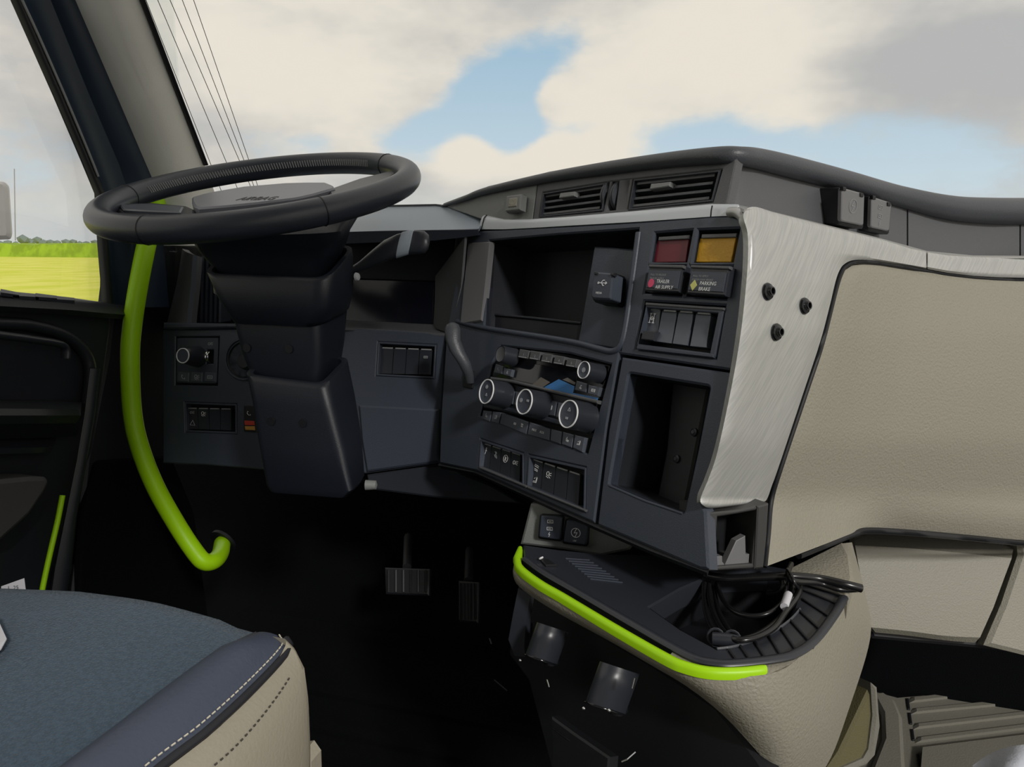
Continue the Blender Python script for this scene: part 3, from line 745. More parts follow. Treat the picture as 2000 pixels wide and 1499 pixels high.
# -- silver trim
O = [(1390, 994), (1377, 990), (1368, 976), (1384, 935), (1402, 880), (1430, 750), (1447, 650), (1457, 560), (1461, 500), (1460, 455), (1452, 420), (1470, 404), (1517, 416), (1617, 443), (1717, 467), (1809, 492)]
I = [(1484, 983), (1494, 980), (1500, 971), (1508, 948), (1521, 912), (1571, 762), (1602, 668), (1620, 600), (1629, 562), (1634, 543), (1640, 528), (1648, 517), (1664, 509), (1690, 508), (1730, 513), (1809, 526)]
Os = resample([(x, y, 0) for x, y in O], 48); 
def sm2(c, n):
    sp_ = smooth_path([V((x, y, 0)) for x, y in c], n); return [(p.x, p.y) for p in sp_]
Oo, Ii = sm2(O, 5), sm2(I, 5); rows = []
for (ox, oy), (ix, iy) in zip(Oo, Ii):
    row = []
    for j in range(13):
        s = j/12; x, y = ox+(ix-ox)*s, oy+(iy-oy)*s
        edge = min(s, 1-s)*12
        off = .006 if edge == 0 else (.0015 if edge <= 1 else 0)
        ri = len(rows); off += .010*max(0, 1-ri/7)**2
        row.append(DC(x, y, off-.004))
    rows.append(row)
trim = grid('silver_trim', rows, 'silver', dash, thick=.008, label='brushed silver trim arching round the corner of the stack')
rim = [(1424, 415), (1438, 415), (1450, 424), (1459, 441), (1464, 480), (1461, 540), (1450, 645), (1434, 745), (1411, 865), (1386, 940), (1371, 975)]
tube('trim_rim', smooth_path([PB.q(x, y, .002) for x, y in rim], 6), .0052, 'silver_plain', dash, seg=12)
tube('trim_joint', [PB.q(1391, 402, .006), PB.q(1389, 412, .0066), PB.q(1388, 424, .004)], .0008, 'black', dash, seg=5)
O2 = [(1812, 493), (1850, 499), (1900, 502), (1950, 503), (2050, 504), (2300, 504)]; I2 = [(1812, 526), (1850, 533), (1900, 539), (1950, 542), (2050, 544), (2300, 544)]
rows = []
for (ox, oy), (ix, iy) in zip(O2, I2):
    rows.append([DC(ox+(ix-ox)*j/8, oy+(iy-oy)*j/8, (.005 if j in (0, 8) else 0)-.004) for j in range(9)])
grid('silver_strip', rows, 'silver', dash, thick=.008)
# top face of the flank, from wall to trim
rows = [[DV(x, y, .004) for x, y in ((1424, 402), (1480, 414), (1617, 447), (1717, 472), (1809, 495), (1900, 503), (2300, 508))],
        [DC(x, y+3, .004) for x, y in ((1452, 412), (1490, 412), (1617, 443), (1717, 467), (1809, 492), (1900, 501), (2300, 503))]]
grid('flank_shelf', rows, 'silver_plain', dash, thick=.003)
# black studs in the trim
def DCn(px, py):
    a = DC(px+12, py)-DC(px-12, py); b = DC(px, py-12)-DC(px, py+12); return a.cross(b).normalized()
for x, y in ((1498, 570), (1570, 598), (1515, 649)):
    p = DC(x, y, -.004); n = DCn(x, y)
    if n.dot(EYE-p) < 0: n = -n
    st = lathe('mounting_stud', p, n, [(.0088, 0), (.0090, .0015), (.0080, .003), (.0050, .0038), (.0048, .0062), (.0044, .007), (.0032, .007), (.0030, .002), (.0001, .002)], 'gloss', dash, 24, label='black round stud on the silver trim')
# -- beige flank
Lc = [(1690, 516), (1664, 519), (1646, 530), (1634, 552), (1610, 650), (1573, 763), (1523, 922), (1506, 990), (1498, 1050), (1491, 1109)]
nr = 26; lcs = resample([(x, y, 0) for x, y in Lc], nr)
def top_y(x): return interp([1640, 1690, 1760, 1812, 1850, 1900, 1950, 2040], [516, 516, 524, 530, 537, 543, 546, 548], x)
def bot_y(x): return interp([1491, 1560, 1620, 1667, 1700, 1800, 1900, 2040], [1109, 1083, 1060, 1041, 1033, 1041, 1050, 1060], x)
rows = []
for i in range(nr):
    lx, ly = lcs[i].x, lcs[i].y; t = i/(nr-1); row = []
    yt0, yb0 = 516, 1109
    for j in range(33):
        s = j/32; x = lx+(2300-lx)*s
        tv = (ly-516)/(1109-516)                         # height fraction of this row
        yr = top_y(x) + (bot_y(x)-top_y(x))*tv
        kb = min(1, s*10) if i < nr-1 else 1; y = ly*(1-kb)+yr*kb
        edge = .006 if (j == 0 or i == 0) else 0
        bow = -.014*sin(pi*max(0, min(1, tv)))*min(1, s*2.2)
        und = .035*max(0, tv-.90)/.10*max(0, min(1, (x-1660)/80))
        row.append(DC(x, y, .004+edge+bow+und))
    rows.append(row)
grid('beige_flank', rows, 'beige', dash, thick=.010, label='large beige grained panel on the passenger side of the stack')
# dark gap line under the trim
gp = [(x, y) for x, y in I[::-1]]
tube('flank_gap', smooth_path([DC(x+3, y+3, .007) for x, y in ((2300, 545), (2040, 545), (1950, 543), (1850, 534), (1809, 527), (1730, 514), (1690, 509), (1664, 510), (1648, 518), (1640, 529), (1629, 562), (1602, 668), (1571, 762), (1521, 912), (1503, 975), (1497, 1040), (1490, 1105))], 5), .0030, 'rubber', dash, seg=6)
tube('flank_lower_gap', smooth_path([DC(x, y, .012) for x, y in ((1560, 1086), (1620, 1062), (1667, 1044), (1700, 1037), (1800, 1043), (1900, 1052), (2040, 1063), (2300, 1063))], 6), .0042, 'black', dash, seg=6)
# -- hook holder under the trim
PHk = Plane(P(1440, 1050, .752), PC.a*1.0+PB.a*.35, uB)
plate('holder_frame', PHk, [(1385, 1002), (1440, 997), (1500, 984), (1494, 1050), (1490, 1110), (1382, 1116)], -.05, 0, 'holder', dash,
      holes=[[(1402, 1010), (1440, 1004), (1478, 997), (1470, 1102), (1396, 1108)]], bev=.0015)
mb = MB(); o = to2(PHk, [(1402, 1010), (1478, 997), (1470, 1102), (1396, 1108)]); k = 4
mb.add([PHk.at(x, y, -.004) for x, y in o]+[PHk.at(x, y, -.045) for x, y in o], [(i, (i+1) % k, (i+1) % k+k, i+k) for i in range(k)]+[(4, 5, 6, 7)])
mb.build('holder_well', 'black', dash, angle=None)
plate('holder_hook', PHk, [(1395, 1110), (1396, 1088), (1411, 1087), (1411, 1098), (1416, 1104), (1438, 1057), (1456, 1047), (1457, 1083), (1464, 1083), (1462, 1110)], -.012, -.004, 'capgrey', dash, bev=.0006)
plate('holder_side', PHk, [(1480, 990), (1502, 984), (1498, 1050), (1492, 1110), (1474, 1112)], -.03, .002, 'holder', dash, bev=.0015)

# -- glove box
gb = [(1674, 1058), (1680, 1046), (1695, 1038), (1780, 1043), (1900, 1053), (1972, 1060), (1983, 1070), (1980, 1084), (1950, 1160), (1918, 1240), (1908, 1255), (1890, 1258), (1800, 1248), (1712, 1238), (1700, 1228), (1690, 1180), (1672, 1095)]
PG = Plane(P(1830, 1140, 1.10), cv(1, .02, .10), cv(.02, 1, .16))
glove = thing('glove_box', PG.q(1800, 1240), 'beige glove box door below the flank, right of the console', 'glove box')
gr_ = [([(1674, 1039), (1780, 1044), (1900, 1054), (1970, 1061)], -.045), ([(1668, 1044), (1780, 1049), (1900, 1059), (1980, 1068)], -.030), ([(1670, 1066), (1780, 1072), (1900, 1083), (1976, 1091)], .0),
       ([(1676, 1100), (1780, 1106), (1890, 1118), (1962, 1128)], .002), ([(1690, 1170), (1780, 1176), (1870, 1186), (1940, 1188)], .003), ([(1702, 1226), (1780, 1234), (1850, 1243), (1914, 1246)], .0), ([(1710, 1236), (1780, 1243), (1850, 1252), (1904, 1256)], -.012)]
rows = []
for l, o_ in gr_:
    r_ = resample([PG.q(x, y, o_) for x, y in l], 14); r_ = [r_[0]-PG.n*.014]+r_+[r_[-1]-PG.n*.014]
    rows.append(r_)
grid('glove_door', rows, 'beige_side', glove, thick=.006, angle=25)
plate('glove_inner_edge', PG, [(1990, 1062), (2080, 1066), (2080, 1300), (1925, 1262), (1960, 1180), (1992, 1085)], -.05, -.012, 'beige_side', glove, bev=.006)
plate('glove_gap', PG, [(1655, 1036), (1700, 1028), (2080, 1060), (2080, 1290), (1930, 1268), (1705, 1248), (1680, 1180), (1662, 1100)], -.07, -.030, 'black', glove, bev=.004)

# ================================================================== MODULES SET INTO THE DASHBOARD
def poly_c(p): return (sum(a[0] for a in p)/len(p), sum(a[1] for a in p)/len(p))
def lerp2(a, b, t): return (a[0]+(b[0]-a[0])*t, a[1]+(b[1]-a[1])*t)
def sub(quad, u0, u1, v0, v1):
    """sub-quad of a photo quad TL,TR,BR,BL"""
    tl, tr, br, bl = quad
    f = lambda u, v: lerp2(lerp2(tl, tr, u), lerp2(bl, br, u), v)
    return [f(u0, v0), f(u1, v0), f(u1, v1), f(u0, v1)]
def icon_on(name, pl, px, py, ic, size, off, parent, mat='mark', w=.0006, text=None, tx=None):
    mb = MB(); add_strokes(mb, pl, px, py, ICON[ic] if isinstance(ic, str) else ic, size, off, w)
    if text: add_text(mb, pl, tx[0], tx[1], text, tx[2], off)
    return mb.build(name, mat, parent, angle=None)
def rocker(pl, quad, parent, o0=-.020, o1=-.004, icons=(), mat='button', curved=False, line=True):
    """one rocker switch: curved body with a light line at its top"""
    t = MB(); tl, tr, br, bl = quad
    prof = [(-.0, -.002), (.06, .0), (.3, -.0015), (.5, -.003), (.75, -.0008), (1.0, .002)] if curved else [(0, 0), (.5, -.001), (1, 0)]
    rows = []
    for v, dz in prof:
        a = lerp2(tl, bl, v); b = lerp2(tr, br, v); rows.append([pl.q(*lerp2(a, b, s), o1+dz) for s in (0, .5, 1)])
    k = len(rows); vs = [p for r in rows for p in r]; base = len(vs)
    fs = [(i*3+j, i*3+j+1, (i+1)*3+j+1, (i+1)*3+j) for i in range(k-1) for j in range(2)]
    ringi = [0, 1, 2]+[i*3+2 for i in range(1, k)]+[(k-1)*3+1, (k-1)*3]+[i*3 for i in range(k-2, 0, -1)]
    vs += [vs[i]-pl.n*(o1-o0) for i in ringi]; m_ = len(ringi)
    fs += [(ringi[i], ringi[(i+1) % m_], base+(i+1) % m_, base+i) for i in range(m_)]
    t.add(vs, fs)
    o = t.build('rocker_switch', mat, parent, angle=40)
    if line:
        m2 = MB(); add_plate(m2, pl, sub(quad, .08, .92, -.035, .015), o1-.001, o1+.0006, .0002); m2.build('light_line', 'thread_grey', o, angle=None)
    for (ic, u, v, s, mt) in icons:
        a = lerp2(lerp2(tl, tr, u), lerp2(bl, br, u), v); icon_on('symbol', pl, a[0], a[1], ic, s, o1+.0005, o, mt, .0007)
    return o

# -- switch bank right of the screen
hp = H_rock
t = thing('switch_bank', PB.q(1330, 690), 'bank of four large rocker switches under the parking brake and trailer supply buttons', 'switches')
plate('frame', PB, [(1262, 592), (1414, 603), (1396, 697), (1244, 680)], -.018, .0015, 'dash', t, holes=[[(1263, 601), (1402, 612), (1386, 690), (1246, 672)]], bev=.001)
plate('upper_bar', PB, [(1261, 591), (1414, 601), (1413, 606), (1260, 596)], 0, .003, 'upper', t, bev=.0006)
plate('lower_bar', PB, [(1244, 675), (1394, 692), (1393, 699), (1242, 682)], -.004, .003, 'dash', t, bev=.0008)
r0 = rocker(PB, [(1262, 605), (1290, 606), (1283, 668), (1252, 664)], t, -.018, -.006, [('axle', .5, .27, .0065, 'mark')], 'button')
plate('lock_tab', PB, [(1255, 646), (1281, 647), (1276, 666), (1251, 663)], -.008, .004, 'satin', r0, bev=.001)
for q in ([(1294, 607), (1322, 609), (1311, 671), (1282, 667)], [(1326, 609), (1354, 611), (1342, 675), (1314, 671)], [(1360, 612), (1389, 614), (1379, 679), (1348, 676)]):
    rocker(PB, q, t, -.02, -.002, curved=True)
# -- brake valve buttons and lenses
def valve(nm, lensq, btn, lens, label, txt, shape, cat):
    t = thing(nm, PB.q(*btn[3]), label, cat)
    tl, tr, br, bl = lensq
    plate('lens', PB, sub(lensq, .05, .97, .26, 1.0), -.02, -.006, lens, t, bev=.0006)
    plate('lens_bar', PB, sub(lensq, .10, .97, .13, .25), -.018, -.003, 'upper', t, bev=.0006)
    tl, tr, br, bl = btn
    plate('button', PB, btn, -.008, .010, 'satin', t, bev=.0012)
    plate('button_top_bar', PB, [(tl[0]-1, tl[1]-1), (tr[0], tr[1]-1), (tr[0]-1, tr[1]+5), (tl[0]-2, tl[1]+4)], .008, .0125, 'upper', t, bev=.0008)
    plate('button_face', PB, sub(btn, .02, .93, .20, .88), .008, .0112, 'dash', t, bev=.0004)
    p = lerp2(lerp2(tl, tr, .08), lerp2(bl, br, .08), .42)
    mb = MB(); add_text(mb, PB, p[0]+1, p[1]-1, txt[0], .0021, .0114); add_text(mb, PB, p[0]-1, p[1]+6, txt[1], .0021, .0114); mb.build('small_print', 'thread_grey', t, angle=None)
    p = lerp2(lerp2(tl, tr, .29), lerp2(bl, br, .29), .66)
    mb = MB(); add_text(mb, PB, p[0], p[1]+1, txt[2], .0040, .0114, sx=.92); add_text(mb, PB, p[0]-2.5, p[1]+12, txt[3], .0040, .0114, sx=.92); mb.build('lettering', 'mark', t, angle=None)
    c = lerp2(lerp2(tl, tr, .15), lerp2(bl, br, .15), .70); o = PB.q(*c, .0112)
    ptsv = [o+PB.a*a*.0042+PB.b*b*.0050 for a, b in (circ(1, 16)[:-1] if shape == 'o' else [(0, 1.15), (-1.1, 0), (0, -1.15), (1.1, 0)])]
    k = len(ptsv); mesh('emblem', ptsv+[p+PB.n*.0006 for p in ptsv], [tuple(range(k, 2*k))]+[(i, (i+1) % k, (i+1) % k+k, i+k) for i in range(k)], 'pink' if shape == 'o' else 'paleyellow', t, angle=None)
    return t
valve('trailer_supply_valve', [(1281, 456), (1350, 451), (1341, 512), (1270, 513)], [(1268, 518), (1335, 519), (1326, 571), (1259, 568)], 'redlens',
      'trailer air supply button with red lens above and a pink dot', ('PULL TO RELEASE', 'TRAILER SUPPLY', 'TRAILER', 'AIR SUPPLY'), 'o', 'valve button')
valve('parking_brake_valve', [(1364, 450), (1443, 447), (1430, 512), (1353, 512)], [(1350, 519), (1426, 521), (1416, 578), (1341, 573)], 'amber',
      'parking brake button with amber lens above and a yellow diamond', ('PULL TO APPLY', 'SYSTEM PARK BRAKE', 'PARKING', 'BRAKE'), 'd', 'valve button')
# -- power cap beside the screen recess
t = thing('power_socket', PB.q(1180, 590), 'black capped socket with trident symbol beside the empty screen recess', 'socket')
plate('housing', PB, [(1162, 534), (1196, 532), (1200, 538), (1197, 590), (1192, 594), (1160, 590), (1155, 584), (1160, 538)], -.016, .006, 'black', t, bev=.003)
plate('cap', PB, [(1164, 531), (1197, 534), (1192, 586), (1158, 584), (1154, 580), (1159, 533)], .005, .022, 'dash', t, bev=.002, r=4)
for x, y in ((1163, 534), (1195, 536)): plate('hinge', PB, [(x-3, y-3), (x+3, y-2), (x+3, y+3), (x-3, y+2)], .018, .0235, 'black', t, bev=.0005)
mb = MB(); add_strokes(mb, PB, 1177, 553, ICON['usb'], .0075, .0224, .0009); add_text(mb, PB, 1163, 574, 'MEDIA', .0026, .0224); mb.build('symbol', 'mark', t, angle=None)

# -- radio and climate unit
t = thing('climate_unit', PB.q(1060, 880), 'radio and climate panel with three white-ringed knobs in the centre stack', 'control panel')
plate('upper_face', PB, [(980, 678), (1110, 692), (1191, 714), (1169, 782), (1100, 768), (958, 736), (970, 690)], -.02, -.004, 'gloss', t, bev=.001)
plate('display', PB, [(985, 705), (1060, 713), (1128, 728), (1121, 768), (1050, 752), (975, 737)], -.005, -.0032, 'display', t, bev=.0004)
plate('protective_film', PB, [(1062, 757), (1091, 741), (1122, 755), (1119, 768), (1168, 777), (1166, 783), (1110, 772)], -.0032, -.0026, 'film', t, bev=.0002)
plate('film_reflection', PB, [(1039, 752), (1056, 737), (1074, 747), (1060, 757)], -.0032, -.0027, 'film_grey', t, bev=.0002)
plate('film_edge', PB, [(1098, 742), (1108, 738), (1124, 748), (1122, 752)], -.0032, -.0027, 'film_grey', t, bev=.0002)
plate('divider', PB, [(957, 736), (1000, 742), (1060, 757), (1168, 782), (1166, 789), (1060, 763), (1000, 748), (956, 742)], -.006, .006, 'upper', t, bev=.0014)
plate('lower_face', PB, [(957, 741), (1060, 763), (1167, 788), (1150, 845), (1120, 836), (1040, 818), (943, 796), (948, 760)], -.02, -.002, 'satin', t, bev=.0015)
plate('lower_sill', PB, [(980, 794), (1040, 806), (1150, 838), (1150, 845), (1040, 816), (978, 800)], -.006, .001, 'dash', t, bev=.0008)
# five preset keys
for i, (x, y) in enumerate(((1014, 682), (1036, 685), (1059, 690), (1083, 694), (1107, 699))):
    q = [(x+1, y), (x+20, y+3), (x+16, y+19), (x-3, y+16)]
    b = plate('preset_key', PB, q, -.006, .004, 'upper', t, bev=.0008)
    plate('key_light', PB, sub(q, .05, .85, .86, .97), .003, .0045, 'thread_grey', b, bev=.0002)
    mb = MB(); add_text(mb, PB, x+7, y+13, str(i+1), .0034, .0042); mb.build('numeral', 'mark_dim', b, angle=None)
def knob(px, py, pl, R, h, parent, name, ring=True, icons=(), wr=.0011):
    """turning knob; px,py is where the centre of its front face is seen"""
    c = pl.q(px, py, h)-pl.n*h
    o = lathe(name, c, pl.n, [(R*1.12, 0), (R*1.06, h*.25), (R*1.03, h*.85), (R, h-.0006), (R-.0002, h)], 'satin', parent, 32)
    if ring: lathe('knob_ring', c, pl.n, [(R*1.01, h-.0006), (R, h+.0008), (R-wr, h+.0008), (R-wr-.0003, h-.0006)], 'mark', o, 36)
    lathe('knob_face', c, pl.n, [(.0001, h-.001), (R*.8, h-.0008), (R-wr, h-.0002)], 'dash' if ring else 'upper', o, 32)
    for ic, dx, dy, s in icons: icon_on('symbol', pl, px+dx, py+dy, ic, s, h+.0002, o, 'mark_dim', .0007)
    return o
knob(950, 765, PB, .0172, .034, t, 'climate_knob', icons=(('fan', 1, -9, .0028), ('tri', 0, 6, .0022)))
knob(1024, 785, PB, .0165, .032, t, 'climate_knob', icons=(('fan', -6, -3, .0028), ('box', 7, -2, .0026)))
knob(1110, 809, PB, .0168, .032, t, 'climate_knob', icons=(('tri', 2, -9, .0026), ('box', -3, 8, .0024)))
knob(977, 692, PB, .0118, .024, t, 'volume_knob', ring=False)
k_ = knob(1140, 723, PB, .0105, .026, t, 'tuning_knob', icons=(('circle', 0, 0, .0030),), wr=.0005)
def key(q, ic, s=.0032, o1=.002, nm='key', mat='button', off=(0, 0), mm='mark_dim'):
    b = plate(nm, PB, q, -.012, o1, mat, t, bev=.0008)
    if ic: c = poly_c(q); icon_on('symbol', PB, c[0]+off[0], c[1]+off[1], ic, s, o1+.0002, b, mm, .0006)
    return b
key([(968, 711), (982, 716), (980, 731), (964, 728)], 'phone'); key([(984, 719), (1000, 722), (997, 736), (982, 732)], 'music')
key([(1126, 744), (1146, 750), (1144, 767), (1122, 762)], 'music', .0038, mm='mark'); key([(1149, 752), (1172, 757), (1167, 774), (1147, 769)], 'box', .0036, mm='mark')
key([(990, 762), (1005, 765), (1001, 790), (986, 787)], 'seat', .003, .001)
key([(1007, 765), (1020, 768), (1017, 795), (1004, 791)], None, .003, .001)
key([(1068, 781), (1087, 785), (1083, 813), (1063, 810)], 'seat2', .004, .001, mm='mark')
key([(1090, 786), (1104, 789), (1100, 817), (1085, 815)], 'seat', .003, .001)
bot = [(942, 800), (1150, 852), (1146, 885), (938, 820)]
cuts = [(0, .085, 'seat'), (.095, .175, 'seat2'), (.19, .455, 'box'), (.465, .665, 'box'), (.675, .765, None), (.775, .87, 'seat'), (.88, .975, 'seat2')]
bt = [(942, 802), (961, 804), (979, 806), (1033, 825), (1075, 838), (1098, 844), (1121, 850), (1143, 855)]
bb = [(939, 818), (957, 824), (974, 828), (1028, 849), (1073, 861), (1095, 868), (1117, 875), (1138, 884)]
for i, ic in enumerate(('seat', 'seat2', None, None, None, 'seat', 'seat2')):
    q = [(bt[i][0]+1.5, bt[i][1]), (bt[i+1][0]-1, bt[i+1][1]), (bb[i+1][0]-1, bb[i+1][1]), (bb[i][0]+1.5, bb[i][1])]
    b = key(q, ic, .0036, .002, mm='mark' if i > 4 else 'mark_dim')
    if i == 2:
        mb = MB(); c = poly_c(q); add_strokes(mb, PB, c[0]+2, c[1]+1, ICON['box'], .0028, .0023); add_strokes(mb, PB, c[0]+16, c[1]+4, ICON['lines'], .0028, .0023); mb.build('symbol', 'mark', b, angle=None)
    if i == 3:
        mb = MB(); c = poly_c(q); add_text(mb, PB, c[0]-14, c[1]-2, 'MAX', .0032, .0023); add_text(mb, PB, c[0]+1, c[1]+2.5, 'AUX', .0032, .0023); mb.build('lettering', 'mark', b, angle=None)
# -- two lower switch banks in the stack
def bank(name, label, pl, frame, quads, icons, group=None, bar=None, oo=-.006, mat='satin'):
    t = thing(name, pl.q(*frame[3]), label, 'switches', group)
    o = to2(pl, frame, .001); hole = inset(o, .0030); mb = MB(); panel(mb, pl, o, [hole], -.014, .001, .0006); mb.build('frame', 'dash', t)
    if bar: plate('frame_bar', pl, bar, -.002, .004, 'upper', t, bev=.0008)
    for q, ic in zip(quads, icons): rocker(pl, q, t, -.018, oo, ic, mat)
    return t
def split(tl, tr, br, bl, n, g=.03):
    return [sub([tl, tr, br, bl], i/n+g/n, (i+1)/n-g/n, 0, 1) for i in range(n)]
bank('switch_bank', 'left bank of small switches low in the stack, with a symbol on each', PB, H_sw1, split((941, 866), (1017, 890), (1015, 942), (936, 908), 4),
     [[('figure', .5, .28, .0055, 'mark')], [('curve', .5, .3, .0055, 'mark_dim')], [('circle', .5, .32, .0060, 'mark')], [('beam', .5, .35, .0060, 'mark')]], bar=[(936, 911), (1028, 949), (1027, 953), (935, 915)])
bank('switch_bank', 'right bank of small switches low in the stack, two of them blank', PB, H_sw2, split((1037, 897), (1134, 929), (1130, 988), (1031, 948), 4),
     [[('lines', .5, .25, .0052, 'mark'), ('seat2', .5, .72, .0052, 'mark')], [('lamp', .5, .35, .0058, 'mark')], [], []], bar=[(1030, 950), (1143, 996), (1142, 1000), (1029, 954)])
# -- switch bank right of the column, and left of it
bank('switch_bank', 'bank of four blank switches in the fascia to the right of the column', PL, H_swm, split((744, 680), (845, 684), (842, 732), (740, 730), 4), [[], [], [], [('box', .5, .3, .004, 'mark_dim')]])
bank('switch_bank', 'row of switches low on the fascia left of the column, beside the grab pole', PL, H_swl, split((364, 798), (452, 800), (452, 841), (366, 838), 4),
     [[('beam', .5, .2, .005, 'mark_dim'), ('tri', .5, .7, .006, 'mark_dim')], [('lamp', .5, .25, .006, 'mark')], [], []])
t = thing('breaker_switch', PL.q(487, 845), 'small switch with red and orange stripes half hidden behind the column', 'switch')
plate('body', PL, [(476, 792), (500, 793), (502, 845), (476, 843)], -.012, .002, 'black', t, bev=.001)
plate('red_stripe', PL, [(477, 822), (496, 823), (497, 831), (478, 831)], .002, .003, 'redmark', t, bev=.0003); plate('orange_stripe', PL, [(478, 833), (497, 833), (498, 841), (479, 840)], .002, .003, 'orange', t, bev=.0003)
icon_on('symbol', PL, 486, 808, 'phone', .006, .0024, t, 'mark')
# -- head lamp control
t = thing('headlamp_control', PL.q(385, 750), 'headlamp control with one white-ringed knob and a thumb wheel, by the grab pole', 'control panel')
plate('face', PL, [(345, 660), (426, 660), (422, 750), (344, 748)], -.01, .0015, 'dash', t, holes=[[(404, 683), (417, 683), (416, 711), (403, 711)]], bev=.0015, r=4)
c = PL.q(357, 695, .040)-PL.n*.040
kn = lathe('lamp_knob', c, PL.n, [(.0195, 0), (.018, .012), (.0150, .030), (.0135, .039), (.013, .040)], 'satin', t, 32)
lathe('knob_ring', c, PL.n, [(.0137, .0392), (.0135, .0408), (.0122, .0408), (.0120, .039)], 'mark', kn, 36); lathe('knob_face', c, PL.n, [(.0001, .0395), (.0122, .0398)], 'dash', kn, 32)
mb = MB(); cw = PL.q(410, 697, -.006); add_lathe(mb, cw-PL.a*.0048, PL.a, [(.0001, 0), (.0115, 0), (.0120, .001), (.0120, .0035), (.0110, .0046), (.0120, .0058), (.0120, .009), (.0115, .0096), (.0001, .0096)], 24); weld(mb.build('thumb_wheel', 'chrome', t))
for i, ic in enumerate(('phone', 'lamp', 'box')):
    x = 346+i*26; b = plate('lamp_key', PL, [(x+2, 727), (x+23, 728), (x+22, 746), (x+1, 745)], -.004, .003, 'button', t, bev=.0008)
    icon_on('symbol', PL, x+12, 737, ic, .0062, .0033, b, 'mark_dim', .0009)
icon_on('symbol', PL, 411, 672, 'beam', .0055, .0018, t, 'mark_dim', .0008)
# -- vents
def slat(name, A, B, thick, depth, parent, mat='dash', off=0):
    """a thin blade between two photo points on the vent wall"""
    a, b = PV.q(*A, off), PV.q(*B, off); e = PV.n*-depth; w = PV.b*thick*.5
    mb = MB(); q = [a-w, b-w, b+w, a+w]; mb.add(q+[p+e for p in q], [(0, 1, 2, 3), (4, 7, 6, 5), (0, 4, 5, 1), (1, 5, 6, 2), (2, 6, 7, 3), (3, 7, 4, 0)]); return mb.build(name, mat, parent, angle=None)
for (tl, tr, br, bl, label, tab) in (((1060, 377), (1186, 356), (1176, 412), (1053, 425), 'left air vent in the upper wall, beside the blank square button', [(1094, 377), (1122, 374), (1121, 383), (1091, 387)]),
                                ((1237, 350), (1407, 331), (1391, 394), (1226, 411), 'right air vent in the upper wall, nearest the raised corner', [(1271, 359), (1309, 355), (1307, 364), (1268, 370)])):
    t = thing('air_vent', PV.q(*bl), label, 'air vent')
    Q = [tl, tr, br, bl]
    o = to2(PV, Q, .001); h = inset(o, .0028); mb = MB(); panel(mb, PV, o, [h], -.02, .001, .0008); mb.build('vent_frame', 'satin', t)
    for k, v in enumerate((.16, .40, .64, .87)):
        s = sub(Q, .05, .95, v, v); slat('vent_slat', s[0], s[1], .0030, .020, t, 'upper' if k % 3 == 0 else 'roll', -.003)
    for k in range(7):
        u = .08+.84*k/6; s = sub(Q, u, u, .05, .95); a, b = PV.q(*s[0], -.026), PV.q(*s[3], -.026); mb = MB(); add_tube(mb, [a, b], .0012, 4); mb.build('vent_vane', 'black', t, angle=None)
    plate('direction_tab', PV, tab, -.006, .004, 'greyplastic', t, bev=.001)
t = thing('vent_thumb_wheels', PV.q(1205, 412), 'pair of upright thumb wheels between the two air vents', 'thumb wheel')
plate('surround', PV, [(1191, 352), (1236, 347), (1225, 412), (1178, 415)], -.03, -.001, 'upper', t, holes=[[(1196, 355), (1209, 353), (1202, 412), (1185, 413)], [(1217, 352), (1230, 350), (1221, 411), (1206, 412)]], bev=.001)
for x, x2 in ((1198, 353), (1217, 352)):
    mb = MB(); cw = PV.q(x, 384, -.016); add_lathe(mb, cw-PV.a*.003, PV.a, [(.0001, 0), (.0205, 0), (.021, .001), (.0195, .003), (.021, .005), (.0205, .006), (.0001, .006)], 32); weld(mb.build('thumb_wheel', 'roll', t))
# -- blank square button on the pale wall
t = thing('blank_button', PV.q(1005, 412), 'pale square blank button on the upper wall left of the vents', 'button')
plate('button_base', PV, [(991, 386), (1022, 380), (1019, 411), (989, 415)], -.008, .004, 'dash', t, bev=.001)
plate('button_cap', PV, [(989, 383), (1018, 379), (1015, 410), (987, 413)], .003, .014, 'greyplastic', t, bev=.0015)
plate('button_dish', PV, [(994, 388), (1010, 386), (1008, 403), (992, 405)], .0135, .0152, 'beige', t, bev=.001)
